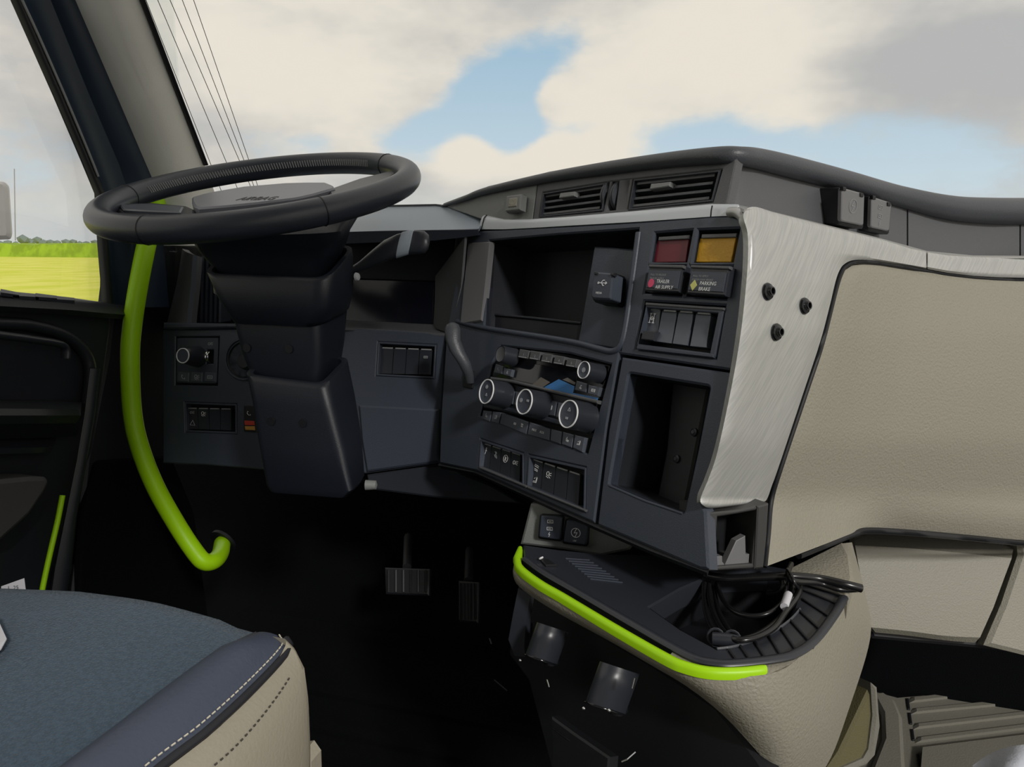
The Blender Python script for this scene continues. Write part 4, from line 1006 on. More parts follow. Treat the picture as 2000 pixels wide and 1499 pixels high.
# -- two capped sockets on the passenger side wall
for k, (cap, ic, lab) in enumerate((([(1645, 367), (1689, 379), (1687, 441), (1643, 432)], 'bolt', 'capped power socket with a circled lightning bolt, on the upper right wall'),
                                   ([(1703, 384), (1742, 397), (1737, 452), (1701, 444)], 'box', 'capped socket with two port symbols, rightmost on the upper wall'))):
    cx, cy = poly_c(cap); base = DV(cx, cy, .004); PW = Plane(base, DV(cx+30, cy+8, .004)-DV(cx-30, cy-8, .004), PC.b)
    h = dep(base)*0+.030 if k == 0 else .024
    t = thing('power_socket', PW.q(*cap[3], 0), lab, 'socket')
    big = [(cap[0][0]-2, cap[0][1]-2), (cap[1][0]+2, cap[1][1]-1), (cap[2][0]+1, cap[2][1]+7), (cap[3][0]-2, cap[3][1]+7)]
    plate('housing', PW, big, -.006, h-.004, 'black', t, bev=.003, r=4)
    plate('cap', PW, cap, h-.005, h, 'capgrey', t, bev=.0012, r=5)
    for a in (0, 1): x, y = cap[a]; sx = 5 if a == 0 else -5; plate('hinge', PW, [(x+sx-3, y-2), (x+sx+3, y-1), (x+sx+3, y+6), (x+sx-3, y+5)], h-.003, h+.0015, 'black', t, bev=.0004)
    mb = MB()
    if k == 0: add_strokes(mb, PW, cx, cy-2, ICON['bolt'], .0085, h+.0002, .0007); add_text(mb, PW, cx-7, cy+21, '12V', .0028, h+.0002)
    else:
        add_strokes(mb, PW, cx-1, cy-14, ICON['box'], .0055, h+.0002, .0006); add_strokes(mb, PW, cx-2, cy+3, ICON['box'], .0055, h+.0002, .0006); add_strokes(mb, PW, cx-3, cy+17, BOLT, .0035, h+.0002, .0006)
    mb.build('symbol', 'thread_grey', t, angle=None)
# -- selector lever on the edge of the stack
t = thing('selector_lever', PB.q(905, 740), 'short dark lever with a rounded tip, between the fascia switches and the climate panel', 'lever')
secs = []
for x, y, w, h, o in ((918, 748, 9, 9, .004), (915, 730, 10, 9, .014), (906, 708, 13, 10, .026), (893, 686, 15, 11, .036), (885, 664, 15, 12, .042), (884, 644, 16, 11, .044), (884, 634, 12, 8, .044), (884, 630, 4, 3, .044)):
    c = PB.q(x, y, o); s = dep(c)/FPX; secs.append([c+RX*cos(a)*w*s+FH*sin(a)*h*s + ZZ*0 for a in [2*pi*i/14 for i in range(14)]])
loft('lever_arm', secs, 'roll', t)
plate('lever_slot', PB, [(905, 722), (926, 724), (922, 760), (902, 756)], -.002, .002, 'black', t, bev=.001, r=3)

# ================================================================== STEERING COLUMN AND WHEEL
WN = V((.0048, -.2742, .9617)).normalized(); WC = P(509.4, 373.2, 1.0775)
WA = (V((1, 0, 0))-WN*WN.x).normalized(); WB = WN.cross(WA)     # right / away from driver
PW = Plane(WC, WA, WB)
sw = thing('steering_wheel', WC, 'black leather steering wheel in front of the left fascia', 'steering wheel')
MAJ, MIN = .215, .0178
def rimp(a, r=0, h=0): return WC + (WA*cos(a)+WB*sin(a))*(MAJ+r)+WN*h
tube('rim', [rimp(2*pi*i/96) for i in range(96)], MIN, 'leather', sw, seg=20, closed=True)
def seam(a):
    mb = MB(); c = rimp(a); rd = (WA*cos(a)+WB*sin(a)); tg = (-WA*sin(a)+WB*cos(a))
    pts = [c+rd*cos(b)*(MIN+.0001)+WN*sin(b)*(MIN+.0001) for b in [2*pi*i/20 for i in range(20)]]
    add_tube(mb, pts, .0009, 5, True); mb.build('rim_seam', 'black', sw, angle=60)
def ang(px, py):
    q = PW.q(px, py)-WC; return math.atan2(q.dot(WB), q.dot(WA))
for x, y in ((265, 385), (280, 452), (632, 414), (765, 322)): seam(ang(x, y))
mb = MB(); a0, a1 = ang(745, 318), ang(270, 378)
if a1 < a0: a1 += 2*pi
ns = 92
for i in range(ns):
    a = a0+(a1-a0)*i/ns; rd = lambda t: (WA*cos(t)+WB*sin(t))
    b0_, b1_ = radians(150), radians(182)
    p = [rimp(a+.004)+rd(a)*cos(b)*(MIN+.0004)+WN*sin(b)*(MIN+.0004) for b in (b0_,)]
    q = [rimp(a-.006)+rd(a)*cos(b)*(MIN+.0004)+WN*sin(b)*(MIN+.0004) for b in (b1_,)]
    add_tube(mb, [p[0], q[0]], .0009, 4)
o = mb.build('rim_stitching', 'thread_grey', sw, angle=None)
# hub pad lying in the wheel plane, raised
def onW(poly, off): return [PW.uv(PW.q(x, y, off)) for x, y in poly]
pad = [(374, 385), (395, 379), (412, 375), (477, 364), (560, 357), (600, 356), (637, 356), (650, 361), (654, 367), (640, 371), (612, 379), (590, 384), (575, 387), (500, 396), (440, 402), (388, 406), (379, 402), (374, 394)]
mb = MB(); panel(mb, PW, onW(pad, .003), [], -.026, .003, .003); mb.build('airbag_pad', 'wheel_pad', sw, angle=40, label='raised grey centre pad with small embossed letters')
mb = MB(); add_text(mb, PW, 460, 391, 'AIRBAG', .019, .0033, sx=.62)
mb.build('lettering', 'black', sw, angle=None)
def wbox(name, poly, o0, o1, mat, bev=.003):
    mb = MB(); panel(mb, PW, onW(poly, o1), [], o0, o1, bev); return mb.build(name, mat, sw, angle=40)
wbox('spoke', [(226, 398), (300, 396), (366, 402), (380, 408), (380, 424), (300, 424), (240, 421), (228, 410)], -.018, -.004, 'satin')
wbox('spoke', [(640, 370), (652, 366), (700, 349), (768, 332), (774, 338), (735, 364), (690, 380), (648, 388)], -.014, .0, 'satin')
wbox('spoke', [(400, 404), (480, 398), (450, 436), (410, 438)], -.026, -.012, 'satin')
wbox('spoke', [(540, 392), (600, 384), (640, 402), (590, 412)], -.026, -.012, 'satin')
wbox('spoke_switches', [(232, 399), (300, 398), (358, 403), (352, 414), (300, 412), (240, 409)], -.006, .0, 'button', .002)

def rrect(FL, FR, BR, BL, r=.22, n=4):
    c = [FL, FR, BR, BL]; out = []
    for i in range(4):
        p = c[i]; a = c[i-1]; b = c[(i+1) % 4]; m_ = min((a-p).length, (b-p).length)*r
        s = p+(a-p).normalized()*m_; e = p+(b-p).normalized()*m_
        for j in range(n+1):
            t = j/n; out.append(s*(1-t)**2+p*2*t*(1-t)+e*t*t)
    return out
def sec(Lp, K, Rp, d, r=.22, back=None):
    """cross-section square to the cab from three silhouette corners in the photo: front left, front right, rear right"""
    FL = P(*Lp, d); FR = Py(K[0], K[1], FL.y); BR = Px(Rp[0], Rp[1], FR.x+.0)
    # rear right corner straight behind the front right one
    BL = FL+(BR-FR)
    return rrect(FL, FR, BR, BL, r)
sc = thing('steering_column', P(590, 900, 1.1), 'black steering column shroud in stacked sections under the wheel', 'steering column')
loft('hub_boot', [sec((348, 442), (640, 432), (726, 416), 1.03, .45), sec((350, 464), (640, 456), (702, 446), 1.02, .45, .24), sec((372, 490), (640, 480), (690, 470), 1.03, .4, .22), sec((402, 522), (630, 512), (676, 495), 1.045, .35, .20), sec((430, 560), (620, 555), (662, 530), 1.05, .35, .18)], 'column', sc)
def collar(name, o_secs, th, mat):
    """open-topped shroud with a wall thickness"""
    inner = []
    for s in o_secs[:2]:
        c = sum(s, V((0, 0, 0)))/len(s); inner.append([c+(p-c)*(1-th/(p-c).length) for p in s])
    low = [p+V((0, 0, -.03)) for p in inner[0]]
    return loft(name, [low, inner[0]]+o_secs, mat, sc, cap=True)
collar('upper_shroud', [sec((393, 536), (640, 546), (697, 480), 1.03, .25, .16), sec((396, 544), (640, 553), (699, 492), 1.028, .25, .16), sec((418, 590), (640, 600), (700, 560), 1.03, .25, .16), sec((438, 622), (628, 630), (692, 598), 1.035, .25, .155), sec((446, 632), (620, 640), (684, 606), 1.04, .25, .14)], .007, 'column')
loft('middle_shroud', [sec((446, 618), (622, 630), (686, 600), 1.042, .2, .15), sec((464, 690), (624, 700), (680, 660), 1.047, .2, .15), sec((490, 752), (618, 766), (671, 712), 1.058, .2, .15)], 'column', sc)
collar('lower_shroud', [sec((474, 734), (634, 754), (686, 700), 1.035, .2, .17), sec((477, 745), (636, 763), (688, 712), 1.033, .2, .17), sec((486, 790), (646, 800), (700, 770), 1.035, .2, .17), sec((500, 870), (668, 885), (712, 850), 1.04, .2, .17), sec((516, 950), (684, 962), (716, 925), 1.045, .2, .17), sec((524, 962), (676, 974), (708, 940), 1.05, .25, .15)], .009, 'column')
for x, y in ((482, 680), (564, 682)): lathe('screw_hole_shade', Py(x, y, P(470, 690, 1.045).y-.0005), V((0, -1, 0)), [(.0001, .0006), (.0062, .0006), (.0064, .0)], 'black', sc, 16)  # flat black discs stand in for the shade inside the screw holes
for x, y in ((529, 823), (591, 827)): lathe('screw_hole_shade', Py(x, y, P(495, 830, 1.037).y-.0005), V((0, -1, 0)), [(.0001, .0006), (.0062, .0006), (.0064, .0)], 'black', sc, 16)
lathe('adjuster_knob', P(714, 948, 1.13), RX, [(.0001, .018), (.007, .016), (.008, 0), (.0001, 0)], 'greyplastic', sc, 12)
# stalk
stk = thing('control_stalk', P(700, 520, 1.08), 'dark curved control stalk pointing right from the steering column', 'stalk')
secs = []
for x, y, h, w, d in ((672, 535, 6, 6, 1.10), (700, 522, 12, 9, 1.09), (722, 508, 19, 11, 1.08), (745, 493, 24, 12, 1.07), (770, 482, 25, 13, 1.06), (800, 474, 24, 13, 1.05), (824, 474, 23, 12, 1.045), (834, 477, 18, 10, 1.043), (838, 479, 8, 5, 1.042)):
    c = P(x, y, d); s = d/FPX; up = (UU*1.0-RX*-.22).normalized()
    secs.append([c+up*cos(a)*h*s*(1.0)+FH*sin(a)*w*s for a in [2*pi*i/18 for i in range(18)]])
loft('stalk_body', secs, 'satin', stk)
secs = []
for x, h in ((779, 25.5), (781, 26.5), (800, 25.6), (804, 24)):
    y = interp([770, 800, 824], [482, 474, 474], x); d = interp([770, 800], [1.06, 1.05], x); c = P(x, y, d); s = d/FPX; up = (UU+RX*.22).normalized()
    secs.append([c+up*cos(a)*h*s+FH*sin(a)*14*s for a in [2*pi*i/18 for i in range(18)]])
loft('stalk_ring', secs, 'hood', stk)
lathe('stalk_pivot', P(696, 541, 1.03), (RX*.9-DD*.4), [(.0001, .004), (.005, .003), (.006, 0)], 'mark_dim', stk, 14)

# ================================================================== GRAB POLE
t = thing('grab_pole', P(420, 1100, 1.38), 'lime green curved grab pole between the door and the fascia', 'grab pole')
pp = [(322, 318, 1.48), (318, 345, 1.42), (304, 410, 1.36), (288, 470, 1.32), (270, 560, 1.31), (258, 640, 1.31), (254, 700, 1.31), (258, 800, 1.32), (272, 870, 1.325), (303, 950, 1.335), (348, 1030, 1.35), (383, 1082, 1.355), (400, 1098, 1.36), (418, 1096, 1.38), (430, 1082, 1.42), (434, 1062, 1.47)]
tube('pole', smooth_path([P(*q) for q in pp], 8), .0158, 'lime', t, seg=20)
mb = MB(); add_tube(mb, smooth_path([P(302, 352, 1.42), P(310, 338, 1.43), P(322, 330, 1.44), P(334, 340, 1.44), P(338, 352, 1.43)], 4), .006, 8); mb.build('pole_bracket', 'rubber', t, angle=60)
lathe('pole_foot', P(434, 1060, 1.475), V((.1, .9, .4)), [(.0001, 0), (.028, 0), (.028, .006), (.0001, .006)], 'rubber', t, 20)

# ================================================================== LOWER CONSOLE
con = thing('centre_console', Pz(1500, 1499, ZF+.3), 'beige centre console ledge under the stack, edged in lime green', 'console')
def T(px, py, dz=0): return Pz(px, py, TRAYZ+dz)
top = [(1012, 1084), (1010, 1108), (1040, 1134), (1100, 1172), (1200, 1232), (1300, 1290), (1368, 1317), (1440, 1322), (1502, 1317), (1548, 1296), (1600, 1240), (1634, 1190), (1652, 1160), (1662, 1120), (1645, 1062)]
low = [(1006, 1120, .87), (1008, 1140, .862), (1036, 1164, .84), (1090, 1198, .80), (1185, 1250, .745), (1275, 1302, .70), (1345, 1344, .672), (1415, 1400, .668), (1480, 1470, .675), (1545, 1540, .70), (1612, 1500, .76), (1660, 1380, .82), (1700, 1245, .875), (1692, 1170, .90), (1664, 1060, .95)]
rows = []
for i, (a, b) in enumerate(zip(top, low)):
    A = T(*a); Bp = P(*b); row = []
    for j in range(11):
        s = j/10; p = A.lerp(Bp, s); nrm = V((interp([0, 7, 11, 14], [-.5, -.3, .6, .8], i), -.8, 0)).normalized()
        k = sin(pi*s)*interp([0, 6, 8, 10, 12, 14], [.004, .006, .014, .012, .002, 0], i)
        row.append(p+nrm*k+V((0, 0, k*.3)))
    rows.append(row)
cols = list(zip(*rows)); rows2 = [resample(c, 60) for c in cols]
grid('console_body', [list(r) for r in zip(*rows2)], 'beige', con, thick=.006)
# lime strip following the upper edge
ls = [(1016, 1070), (1011, 1092), (1018, 1110), (1055, 1138), (1100, 1164), (1200, 1224), (1300, 1281), (1340, 1298), (1385, 1308), (1440, 1309), (1496, 1304)]
sp = smooth_path([T(x, y, .004) for x, y in ls], 6); rows = []
for i, p in enumerate(sp):
    tg = (sp[min(i+1, len(sp)-1)]-sp[max(i-1, 0)]); tg.z = 0; tg.normalize(); sd = V((tg.y, -tg.x, 0))
    w = .0045 if i < len(sp)-3 else (.0045 if i < len(sp)-1 else .003)
    if i < 6: w = .003+.0005*i
    rows.append([p+sd*w+V((0, 0, -.007)), p+sd*w+V((0, 0, -.002)), p+sd*w*.7+V((0, 0, .0012)), p+V((0, 0, .002)), p-sd*w*.7+V((0, 0, .0012)), p-sd*w+V((0, 0, -.003))])
grid('lime_strip', rows, 'lime', con, thick=.002, label='bright lime strip along the ledge')
rows = []
for a in top[5:14]:
    c = T(1450, 1190); p = T(*a); d_ = (c-p).normalized(); rows.append([p+V((0, 0, .0)), p+d_*.012+V((0, 0, .004)), p+d_*.022+V((0, 0, .002)), p+d_*.026+V((0, 0, -.02))])
grid('console_flange', rows, 'beige', con, thick=.003)
# tray
tr = [(1022, 1064), (1090, 1074), (1170, 1082), (1300, 1085), (1420, 1090), (1540, 1112), (1590, 1128), (1636, 1150), (1646, 1168), (1628, 1200), (1590, 1250), (1555, 1276), (1520, 1288), (1440, 1298), (1392, 1298), (1345, 1285), (1240, 1226), (1130, 1160), (1060, 1118), (1024, 1094)]
PT = Plane(V((.1, .7, TRAYZ)), V((1, 0, 0)), V((0, 1, 0)))
bin_ = [(1268, 1186), (1330, 1150), (1400, 1120), (1500, 1116), (1548, 1130), (1556, 1170), (1542, 1210), (1500, 1240), (1440, 1262), (1400, 1268), (1330, 1230)]
mb = MB(); panel(mb, PT, to2(PT, tr, .004), [to2(PT, bin_, .004)], -.02, .004, .002); mb.build('tray_liner', 'satin', con, angle=35)
o = to2(PT, bin_, .003); k = len(o); mesh('tray_bin', [PT.at(x, y, .002) for x, y in o]+[PT.at(x*1.0, y, -.045) for x, y in o], [(i, (i+1) % k, (i+1) % k+k, i+k) for i in range(k)]+[tuple(range(k, 2*k))], 'black', con, angle=30)
# raised dark rim on the tray's outer edge
tube('tray_rim', smooth_path([T(x, y, .006) for x, y in ((1026, 1092), (1064, 1120), (1130, 1158), (1240, 1222), (1345, 1281), (1395, 1295), (1440, 1296), (1520, 1287), (1556, 1276), (1592, 1250), (1630, 1200), (1648, 1168))], 5), .0048, 'satin', con, seg=8, flat=.7)
tube('bin_rim', smooth_path([T(x, y, .005) for x, y in ((1400, 1268), (1440, 1262), (1500, 1240), (1542, 1212), (1562, 1190))], 5), .0016, 'roll', con, seg=6)
# ribs across the tray band and rubber grooves near the back
ribs = [((1424, 1270), (1440, 1292)), ((1446, 1262), (1466, 1291)), ((1474, 1253), (1496, 1288)), ((1502, 1242), (1526, 1282)), ((1526, 1228), (1556, 1272)), ((1544, 1212), (1580, 1252)), ((1560, 1192), (1602, 1230)), ((1566, 1170), (1622, 1206)), ((1566, 1152), (1636, 1180)), ((1560, 1138), (1642, 1164))]
for a, b in ribs: tube('tray_rib', [T(*a, .0052), T(*b, .0052)], .0013, 'black', con, seg=6)
for k in range(9):
    y = 1092+k*5; tube('tray_groove', [T(1105+k*6, y, .0048), T(1152+k*8, y+3+k*.5, .0048)], .0010, 'dash', con, seg=5)
plate('card_slot', PT, [(1052, 1089), (1072, 1092), (1088, 1104), (1066, 1104)], .004, .007, 'black', con, bev=.001)
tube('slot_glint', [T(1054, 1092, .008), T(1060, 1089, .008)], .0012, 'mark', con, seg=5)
# shoulder of the console behind the tray, right side
plate('console_shoulder', PT, [(1530, 1112), (1560, 1098), (1645, 1056), (1662, 1085), (1668, 1130), (1656, 1165), (1640, 1158), (1590, 1130)], -.02, .006, 'beige', con, bev=.004)
# back wall of the ledge with the two capped sockets
PS = Plane(P(1100, 1035, .955), cv(.93, .02, -.36), cv(.05, 1, -.12))
plate('console_back', PS, [(1036, 985), (1100, 985), (1240, 1060), (1230, 1075), (1174, 1086), (1100, 1074), (1016, 1064)], -.02, 0, 'greyplastic', con, bev=.003)
for cap, ic, lab in (([(1056, 1008), (1098, 1011), (1093, 1056), (1052, 1050)], 'box', 'left capped socket with stacked symbols, on the console under the stack'),
                     ([(1106, 1017), (1148, 1022), (1144, 1066), (1100, 1060)], 'bolt', 'right capped socket with a circled bolt, on the console under the stack')):
    t = thing('power_socket', PS.q(*cap[3]), lab, 'socket'); cx, cy = poly_c(cap)
    plate('housing', PS, [(cap[0][0]-2, cap[0][1]-2), (cap[1][0]+2, cap[1][1]-2), (cap[2][0]+3, cap[2][1]+3), (cap[3][0]-2, cap[3][1]+3)], -.004, .007, 'black', t, bev=.002, r=4)
    plate('cap', PS, cap, .006, .013, 'dash', t, bev=.0015, r=5)
    mb = MB()
    if ic == 'bolt': add_strokes(mb, PS, cx, cy, ICON['bolt'], .0062, .0133, .0007); add_text(mb, PS, cx-6, cy+17, '12V', .0022, .0133)
    else: add_strokes(mb, PS, cx, cy-12, ICON['box'], .0045, .0133, .0006); add_strokes(mb, PS, cx-1, cy+2, ICON['box'], .0045, .0133, .0006); add_strokes(mb, PS, cx-2, cy+13, BOLT, .0032, .0133, .0006)
    mb.build('symbol', 'mark', t, angle=None)
# dark side of the console below the ledge
plate('console_side', Plane(P(1150, 1300, .86), PB.a*1.0, PB.b), [(1010, 1142), (1100, 1196), (1280, 1300), (1400, 1380), (1480, 1480), (1560, 1600), (1100, 1600), (1030, 1330), (992, 1280), (1000, 1200)], -.02, 0, 'black', con, bev=.004)
strip('console_end', [P(1012, 1150, .862), P(1002, 1200, .86), P(993, 1250, .86), P(1005, 1282, .855)], [P(1036, 1160, .852), P(1028, 1210, .85), P(1024, 1262, .848), P(1026, 1284, .847)], 'satin', con, .01)
plate('console_pocket', Plane(P(1150, 1300, .845), PB.a*1.0, PB.b), [(1000, 1210), (1026, 1218), (1022, 1278), (1012, 1270), (996, 1248)], -.01, 0, 'satin', con, bev=.001)
# two glossy hooded hooks and the chrome edged drawers under the ledge
for cx, cy, w, h, tw, d, lab in ((1068, 1258, 30, 32, -.12, .80, 'left glossy black hooded hook below the lime edge'), (1196, 1345, 38, 40, -.12, .70, 'right glossy black hooded hook below the lime edge, larger')):
    t = thing('hooded_hook', P(cx, cy+h, d), lab, 'hook'); s = d/FPX; rows = []
    for i in range(9):
        v = i/8; row = []
        for j in range(11):
            a = -pi*.42+pi*.84*j/10
            x = cx+(w*1.05)*sin(a)+ (v-.5)*-h*.72; y = cy-h+2*h*v + (w*.35)*sin(a)
            row.append(P(x, y, d+.018*(1-cos(a))+.02*max(0, .3-v)))
        rows.append(row)
    grid('hook_hood', rows, 'satin', t, thick=.004)
    lp = rows[-1]; tube('hook_edge', lp, .0012, 'gloss', t, seg=6)
    tube('hook_stem', [P(cx+w*.2, cy-h*.4, d+.04), P(cx+w*.3, cy+h*1.1, d+.045)], .010, 'black', t, seg=10)
t = con
for poly, d in (([(1076, 1400), (1120, 1432), (1190, 1480), (1180, 1600), (1080, 1600)], .74),):
    plate('drawer', Plane(P(poly[1][0], poly[1][1], d), PB.a, PB.b), poly, -.012, 0, 'black', t, bev=.002)
for a, b, d in (((965, 1329), (990, 1350), .88), ((1078, 1422), (1112, 1448), .73), ((956, 1247), (960, 1258), .88), ((1068, 1328), (1072, 1342), .73), ((1214, 1489), (1226, 1484), .66), ((1226, 1484), (1242, 1470), .66), ((1240, 1325), (1235, 1345), .67)):
    tube('bright_edge', [P(*a, d), P(*b, d)], .0010, 'chrome', t, seg=6)
for x, y, d in ((1016, 1291, .83), (1140, 1385, .70), (1190, 1389, .68)): lathe('bright_stud', P(x, y, d), -DD, [(.0001, .0012), (.0014, .0008), (.0018, 0)], 'chrome', t, 10)

# ================================================================== CABLE
t = thing('coiled_cable', T(1460, 1240), 'coiled black cable lying in the console tray, one run leading right', 'cable')
def cpts(l, dz=0): return smooth_path([T(x, y, z+dz) for x, y, z in l], 8)
cab = [('cable_run', [(1378, 1124, .010), (1420, 1130, .014), (1480, 1128, .020), (1540, 1126, .024), (1600, 1131, .020), (1650, 1142, .018), (1682, 1150, .014)], .0046),
       ('cable_run', [(1545, 1102, .03), (1540, 1120, .030), (1552, 1136, .026), (1600, 1140, .016), (1640, 1152, .012), (1676, 1152, .010)], .0030),
       ('cable_loop', [(1376, 1140, .0), (1376, 1172, -.006), (1382, 1206, -.004), (1400, 1240, .0), (1430, 1252, .006), (1480, 1240, .006), (1524, 1208, .008), (1546, 1172, .012), (1550, 1140, .018)], .0030),
       ('cable_loop', [(1384, 1140, .0), (1388, 1180, -.004), (1404, 1220, .0), (1430, 1248, .008), (1470, 1248, .010), (1510, 1228, .010), (1534, 1196, .012), (1560, 1160, .016), (1558, 1134, .018)], .0030),
       ('cable_loop', [(1400, 1140, .0), (1412, 1172, .0), (1436, 1196, .0), (1470, 1204, .002), (1506, 1196, .006), (1530, 1172, .010), (1536, 1140, .016)], .0026),
       ('cable_loop', [(1394, 1146, -.004), (1402, 1190, -.004), (1420, 1226, .002), (1440, 1250, .006)], .0026),
       ('cable_loop', [(1528, 1132, .02), (1530, 1146, .014), (1520, 1158, .006), (1500, 1160, .0)], .0036)]
for nm, l, r in cab: tube(nm, cpts(l), r, 'cable', t, seg=10)
for x, y in ((1398, 1246), (1430, 1250)):
    c = T(x, y, .004); tube('cable_tie', [c+V((cos(a)*.0075, sin(a)*.003, sin(a)*.0075)) for a in [2*pi*i/14 for i in range(14)]], .0012, 'satin', t, seg=5, closed=True)
lathe('cable_plug', T(1392, 1248, .004), (T(1440, 1252, .006)-T(1392, 1248, .004)), [(.0001, 0), (.006, 0), (.0065, .012), (.005, .024), (.0001, .026)], 'satin', t, 14)
tube('cable_label', [T(1540, 1162, .0165), T(1532, 1186, .0145)], .0042, 'paper', t, seg=10)
tube('cable_tie_top', cpts([(1538, 1112, .034), (1546, 1124, .034), (1552, 1140, .028), (1560, 1150, .02)]), .0016, 'cable', t, seg=6)

# ================================================================== DRIVER'S SEAT
SZ = EYE.z-.35
seat = thing('driver_seat', V((-.63, .2, ZF)), 'driver seat cushion in blue-grey fabric and leather with a beige side', 'seat')
def S(px, py, dz=0): return Pz(px, py, SZ+dz)
Sm = [(500, 1236), (430, 1270), (330, 1340), (200, 1440), (100, 1515)]; Tm = [(552, 1246), (556, 1268), (484, 1345), (392, 1428), (290, 1506)]
sp_ = [S(x, y, -.003) for x, y in Sm]; tp_ = [S(x, y, -.004) for x, y in Tm]
back_dir = V((-.02, -1, 0))
sp_ += [sp_[-1]+back_dir*k for k in (.12, .28, .42)]; tp_ += [tp_[-1]+back_dir*k for k in (.12, .28, .42)]
n1_ = 40; sl_ = resample(sp_, n1_); tl_ = resample(tp_, n1_)
frontx = [-.95, -.80, -.70, -.60, -.52, -.46, -.40]
fpts = [Pz(x, y, SZ) for x, y in ((-300, 1163), (-60, 1154), (0, 1155), (150, 1161), (300, 1180), (430, 1206), (500, 1232))]
fr_ = sorted([(p.x, p.y) for p in fpts])
rows = []
for i in range(n1_):
    row = []; b = sl_[i]; fall = max(0, 1-i/9.0)
    for j in range(25):
        s = j/24; x = -.98+(b.x+.98)*s
        yf = interp([p[0] for p in fr_], [p[1] for p in fr_], x); yb = b.y
        y = yb+(yf-sl_[0].y)*fall if True else yb
        z = b.z + .010*sin(pi*min(1, (1-s)*3.2)/2)*(1) - .004*fall*fall
        row.append(V((x, y, z-.0 if s < 1 else b.z)))
    rows.append(row)
front = [[p+V((0, dy, dz)) for p in rows[0]] for dy, dz in ((.004, -.10), (.012, -.04), (.008, -.012))]
grid('cushion_fabric', front+rows, 'fabric', seat, thick=0)
rows = []
for i in range(n1_):
    a, b = sl_[i], tl_[i]; row = []
    for j in range(13):
        s = j/12; bulge = .016*sin(pi*min(1, s*1.08))**.8 if s < .925 else .016*sin(pi*min(1, s*1.08))
        k = min(1, i/3.0)*.85+.15
        row.append(a.lerp(b, s)+V((0, 0, bulge*k+(-.005 if j == 0 else 0))))
    rows.append(row)
f0 = [p+V((0, .004, -.03)) for p in rows[0]]
grid('cushion_bolster', [f0]+rows, 'seat_leather', seat)
tube('bolster_seam', [p+V((0, 0, -.002)) for p in sl_], .0030, 'seat_welt', seat, seg=6)
wl = [p+V((.0035, .0005, -.0015)) for p in tl_]
wtop = resample(wl, 60)
tube('welt', wtop, .0034, 'seat_welt', seat, seg=8)
def stitches(name, path, ln, gap, r, mat):
    mb = MB(); d = 0; tot = 0; acc = [0]
    for a, b in zip(path, path[1:]): acc.append(acc[-1]+(b-a).length)
    def pos(s):
        for i in range(len(acc)-1):
            if s <= acc[i+1]: return path[i].lerp(path[i+1], (s-acc[i])/max(1e-9, acc[i+1]-acc[i]))
        return path[-1]
    s = 0; 
    while s+ln < min(acc[-1], .42): add_tube(mb, [pos(s), pos(s+ln)], r, 5); s += ln+gap
    return mb.build(name, mat, seat, angle=None)
stl = resample([p+V((-.0035, 0, .0022)) for p in tl_], 120); stitches('seam_stitching', stl, .0034, .0022, .0007, 'thread')
# beige side: goes out and down from the welt
rows = []
side = [(.006, -.004), (.016, -.012), (.026, -.034), (.031, -.070), (.032, -.12), (.030, -.17), (.024, -.21)]
fcol = [(556, 1248, .662), (574, 1266, .658), (590, 1298, .654), (596, 1350, .652), (597, 1420, .655), (596, 1475, .66), (588, 1530, .665)]
for i in range(n1_):
    a = tl_[i]; row = []
    for j, (dx, dz) in enumerate(side):
        p = a+V((dx, 0, dz))
        if i < 8:
            k = (1-i/8)**1.5; p = p.lerp(P(*fcol[j]), k)
        row.append(p)
    rows.append(row)
fb = [[p+V((-.05, .015, -.01)) for p in rows[0]]]
grid('cushion_side', fb+rows, 'seat_beige', seat)
hl = resample([ (rows[i][1].lerp(rows[i][2], .25))+V((.0012, -.001, .0006)) for i in range(n1_)], 120); stitches('side_stitching', hl[6:], .0022, .0034, .0008, 'thread_dark')
mb = MB(); boxv(mb, (-.93, -.1, ZF+.10), (-.42, .46, SZ-.10)); mb.build('seat_base', 'black', seat)
plate('base_cover', Plane(P(595, 1490, .665), V((1, 0, 0)), V((0, 0, 1))), [(560, 1480), (590, 1474), (604, 1494), (606, 1560), (540, 1560)], -.02, 0, 'seat_beige', seat, bev=.004)
mb = MB(); add_loft(mb, [rrect(*[V((x, y, z)) for x, y in ((-.90, -.12-dy), (-.42, -.12-dy), (-.42, .02-dy), (-.90, .02-dy))], .35) for z, dy in ((SZ-.02, 0), (SZ+.3, .05), (SZ+.62, .12), (SZ+.72, .16))]); mb.build('backrest', 'fabric', seat, angle=50)
# tag and paper on the seat
t = thing('seat_tag', S(20, 1150), 'small white printed tag sticking up behind the seat cushion', 'tag')
PTg = Plane(P(30, 1145, .80), cv(1, .05, .1), cv(.1, 1, .1))
plate('tag_sheet', PTg, [(2, 1146), (47, 1130), (52, 1170), (2, 1175)], -.0006, 0, 'paper', t, bev=.0002)
mb = MB(); add_text(mb, PTg, 14, 1153, '1  25', .004, .0004); mb.build('print', 'rubber', t, angle=None)
t = thing('paper_slip', S(0, 1250, .012), 'white slip of paper at the left edge of the seat cushion', 'paper')
o = [S(-60, 1190, .018), S(-6, 1206, .018), S(13, 1248, .016), S(2, 1268, .014), S(-60, 1310, .014)]
mesh('sheet', o+[p+V((0, 0, -.001)) for p in o], [(0, 1, 2, 3, 4), (9, 8, 7, 6, 5)]+[(i, (i+1) % 5, (i+1) % 5+5, i+5) for i in range(5)], 'paper', t, angle=None)

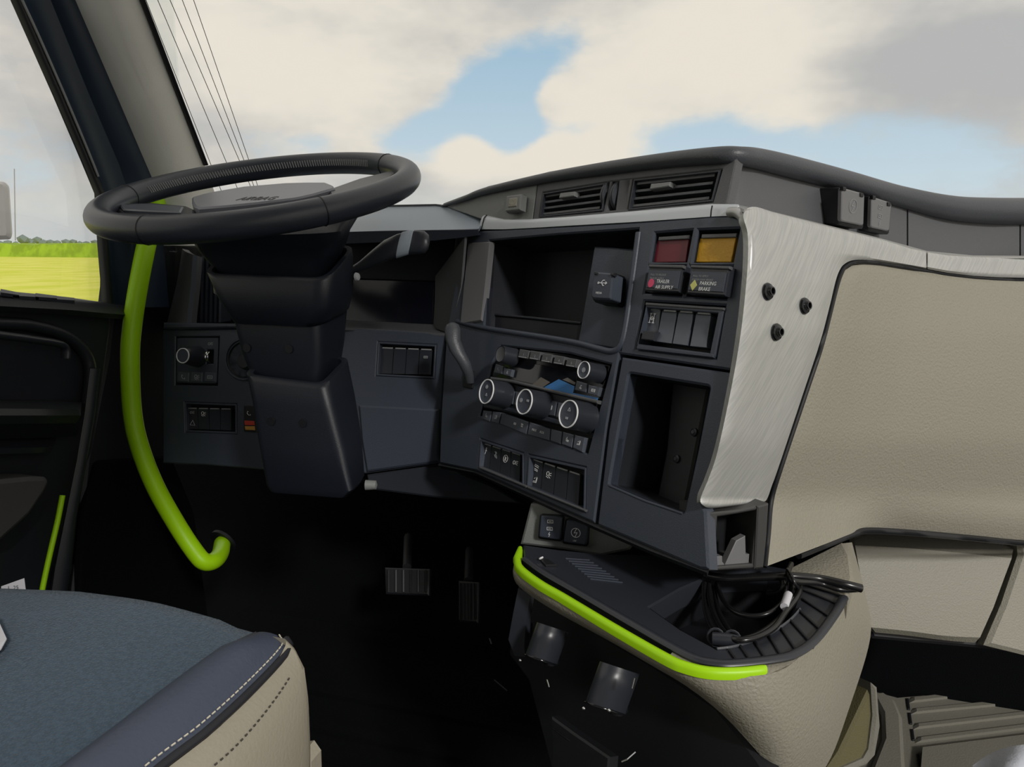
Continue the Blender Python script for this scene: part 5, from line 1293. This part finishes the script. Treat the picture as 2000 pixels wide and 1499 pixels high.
# ================================================================== FOOTWELLS
fm = thing('floor_mat', Pz(1850, 1420, ZF), 'beige ribbed rubber mat on the passenger floor', 'floor mat')
PF = Plane(V((.6, 1.0, ZF)), V((1, 0, 0)), V((0, 1, 0)))
mb = MB(); panel(mb, PF, to2(PF, [(1700, 1348), (1752, 1362), (2100, 1330), (2300, 1499), (2300, 1700), (1600, 1700), (1620, 1499)], .006), [], 0, .006, .003); mb.build('mat_sheet', 'mat', fm)
gr = [((1774, 1376), (2050, 1345)), ((1778, 1398), (2050, 1372)), ((1782, 1428), (2060, 1396)), ((1786, 1455), (2080, 1418))]
for a, b in gr:
    q = [Pz(a[0], a[1]-3, ZF), Pz(b[0], b[1]-3, ZF), Pz(b[0], b[1]+4, ZF), Pz(a[0], a[1]+4, ZF)]
    zb = .006; zt = .011; ins = [q[0].lerp(q[2], .04), q[1].lerp(q[3], .04), q[2].lerp(q[0], .04), q[3].lerp(q[1], .04)]
    mesh('mat_rib', [p+V((0, 0, zb)) for p in q]+[V((p.x, p.y, ZF+zt)) for p in ins], [(4, 5, 6, 7), (0, 1, 5, 4), (1, 2, 6, 5), (2, 3, 7, 6), (3, 0, 4, 7)], 'mat', fm, angle=None)
q = [Pz(1800, 1478, ZF), Pz(2100, 1440, ZF), Pz(2140, 1560, ZF), Pz(1790, 1600, ZF)]
mesh('mat_panel', [p+V((0, 0, .006)) for p in q]+[p+V((0, 0, .018)) for p in q], [(4, 5, 6, 7), (0, 1, 5, 4), (1, 2, 6, 5), (2, 3, 7, 6), (3, 0, 4, 7)], 'mat', fm, angle=None)
plate('mat_shoulder', PF, [(1702, 1352), (1726, 1350), (1748, 1366), (1762, 1400), (1768, 1500), (1762, 1640), (1640, 1640), (1700, 1500), (1724, 1440), (1722, 1390)], .004, .016, 'mat', fm, bev=.006)
for x, y in ((1773, 1376), (1777, 1404), (1782, 1436), (1793, 1485)):
    plate('mat_slot', PF, [(x-3, y-12), (x+2, y-12), (x+5, y+10), (x, y+10)], .004, .0085, 'black', fm, bev=.0008)
t = thing('console_skirt', Pz(1660, 1499, ZF), 'olive triangular carpet piece at the foot of the console', 'carpet')
PO = Plane(P(1680, 1440, .98), cv(.9, 0, .4), cv(.1, 1, .05))
plate('skirt', PO, [(1606, 1520), (1640, 1470), (1704, 1335), (1708, 1400), (1700, 1466), (1690, 1484), (1640, 1508)], -.03, 0, 'olive', t, bev=.004)
plate('skirt_edge', PO, [(1704, 1335), (1716, 1345), (1722, 1420), (1712, 1478), (1694, 1498), (1640, 1520), (1640, 1506), (1690, 1484), (1700, 1466), (1708, 1400)], -.03, .006, 'mat', t, bev=.004)
plate('passenger_toe_board', Plane(V((.6, 1.5, EYE.z-.6)), V((1, 0, 0)), V((0, 0, 1))), [(1660, 1200), (2200, 1200), (2200, 1420), (1660, 1400)], -.02, 0, 'carpet', glove, bev=.004)
# grey bundle in the corner
t = thing('grey_bundle', Pz(1960, 1499, ZF), 'pale grey cloth edge in the bottom right corner', 'cloth')
rows = []
for i in range(8):
    v = i/7; row = []
    for j in range(12):
        s = j/11; x = 1900+s*220; y0 = interp([1900, 1930, 1965, 2000, 2120], [1496, 1474, 1460, 1455, 1452], x)
        row.append(P(x, y0+v*90, .95-.05*sin(v*pi/2)+.01*sin(s*9+v*3)))
    rows.append(row)
grid('cloth', rows, 'greycloth', t, thick=.01)
# pedals
for cx, cy, w, h, d, lab in ((795, 1135, 44, 26, 1.45, 'wide ribbed brake pedal in the dark footwell'), (915, 1175, 20, 40, 1.44, 'narrow accelerator pedal in the dark footwell')):
    t = thing('pedal', P(cx, cy+h, d), lab, 'pedal'); PP = Plane(P(cx, cy, d), V((1, 0, 0)), V((0, .5, .86)))
    plate('pedal_plate', PP, [(cx-w, cy-h), (cx+w, cy-h+3), (cx+w-2, cy+h+3), (cx-w+2, cy+h)], -.012, 0, 'black', t, bev=.003)
    for k in range(6):
        x = cx-w+w*2*(k+.5)/6; tube('pedal_rib', [PP.q(x, cy-h+5, .001), PP.q(x, cy+h-4, .001)], .0025, 'rubber', t, seg=6)
    tube('pedal_arm', [PP.q(cx, cy-h, -.01), PP.q(cx+2, cy-h-60, -.12)], .009, 'rubber', t, seg=8)
fm2 = thing('driver_mat', Pz(800, 1450, ZF), 'black ribbed mat on the driver floor', 'floor mat')
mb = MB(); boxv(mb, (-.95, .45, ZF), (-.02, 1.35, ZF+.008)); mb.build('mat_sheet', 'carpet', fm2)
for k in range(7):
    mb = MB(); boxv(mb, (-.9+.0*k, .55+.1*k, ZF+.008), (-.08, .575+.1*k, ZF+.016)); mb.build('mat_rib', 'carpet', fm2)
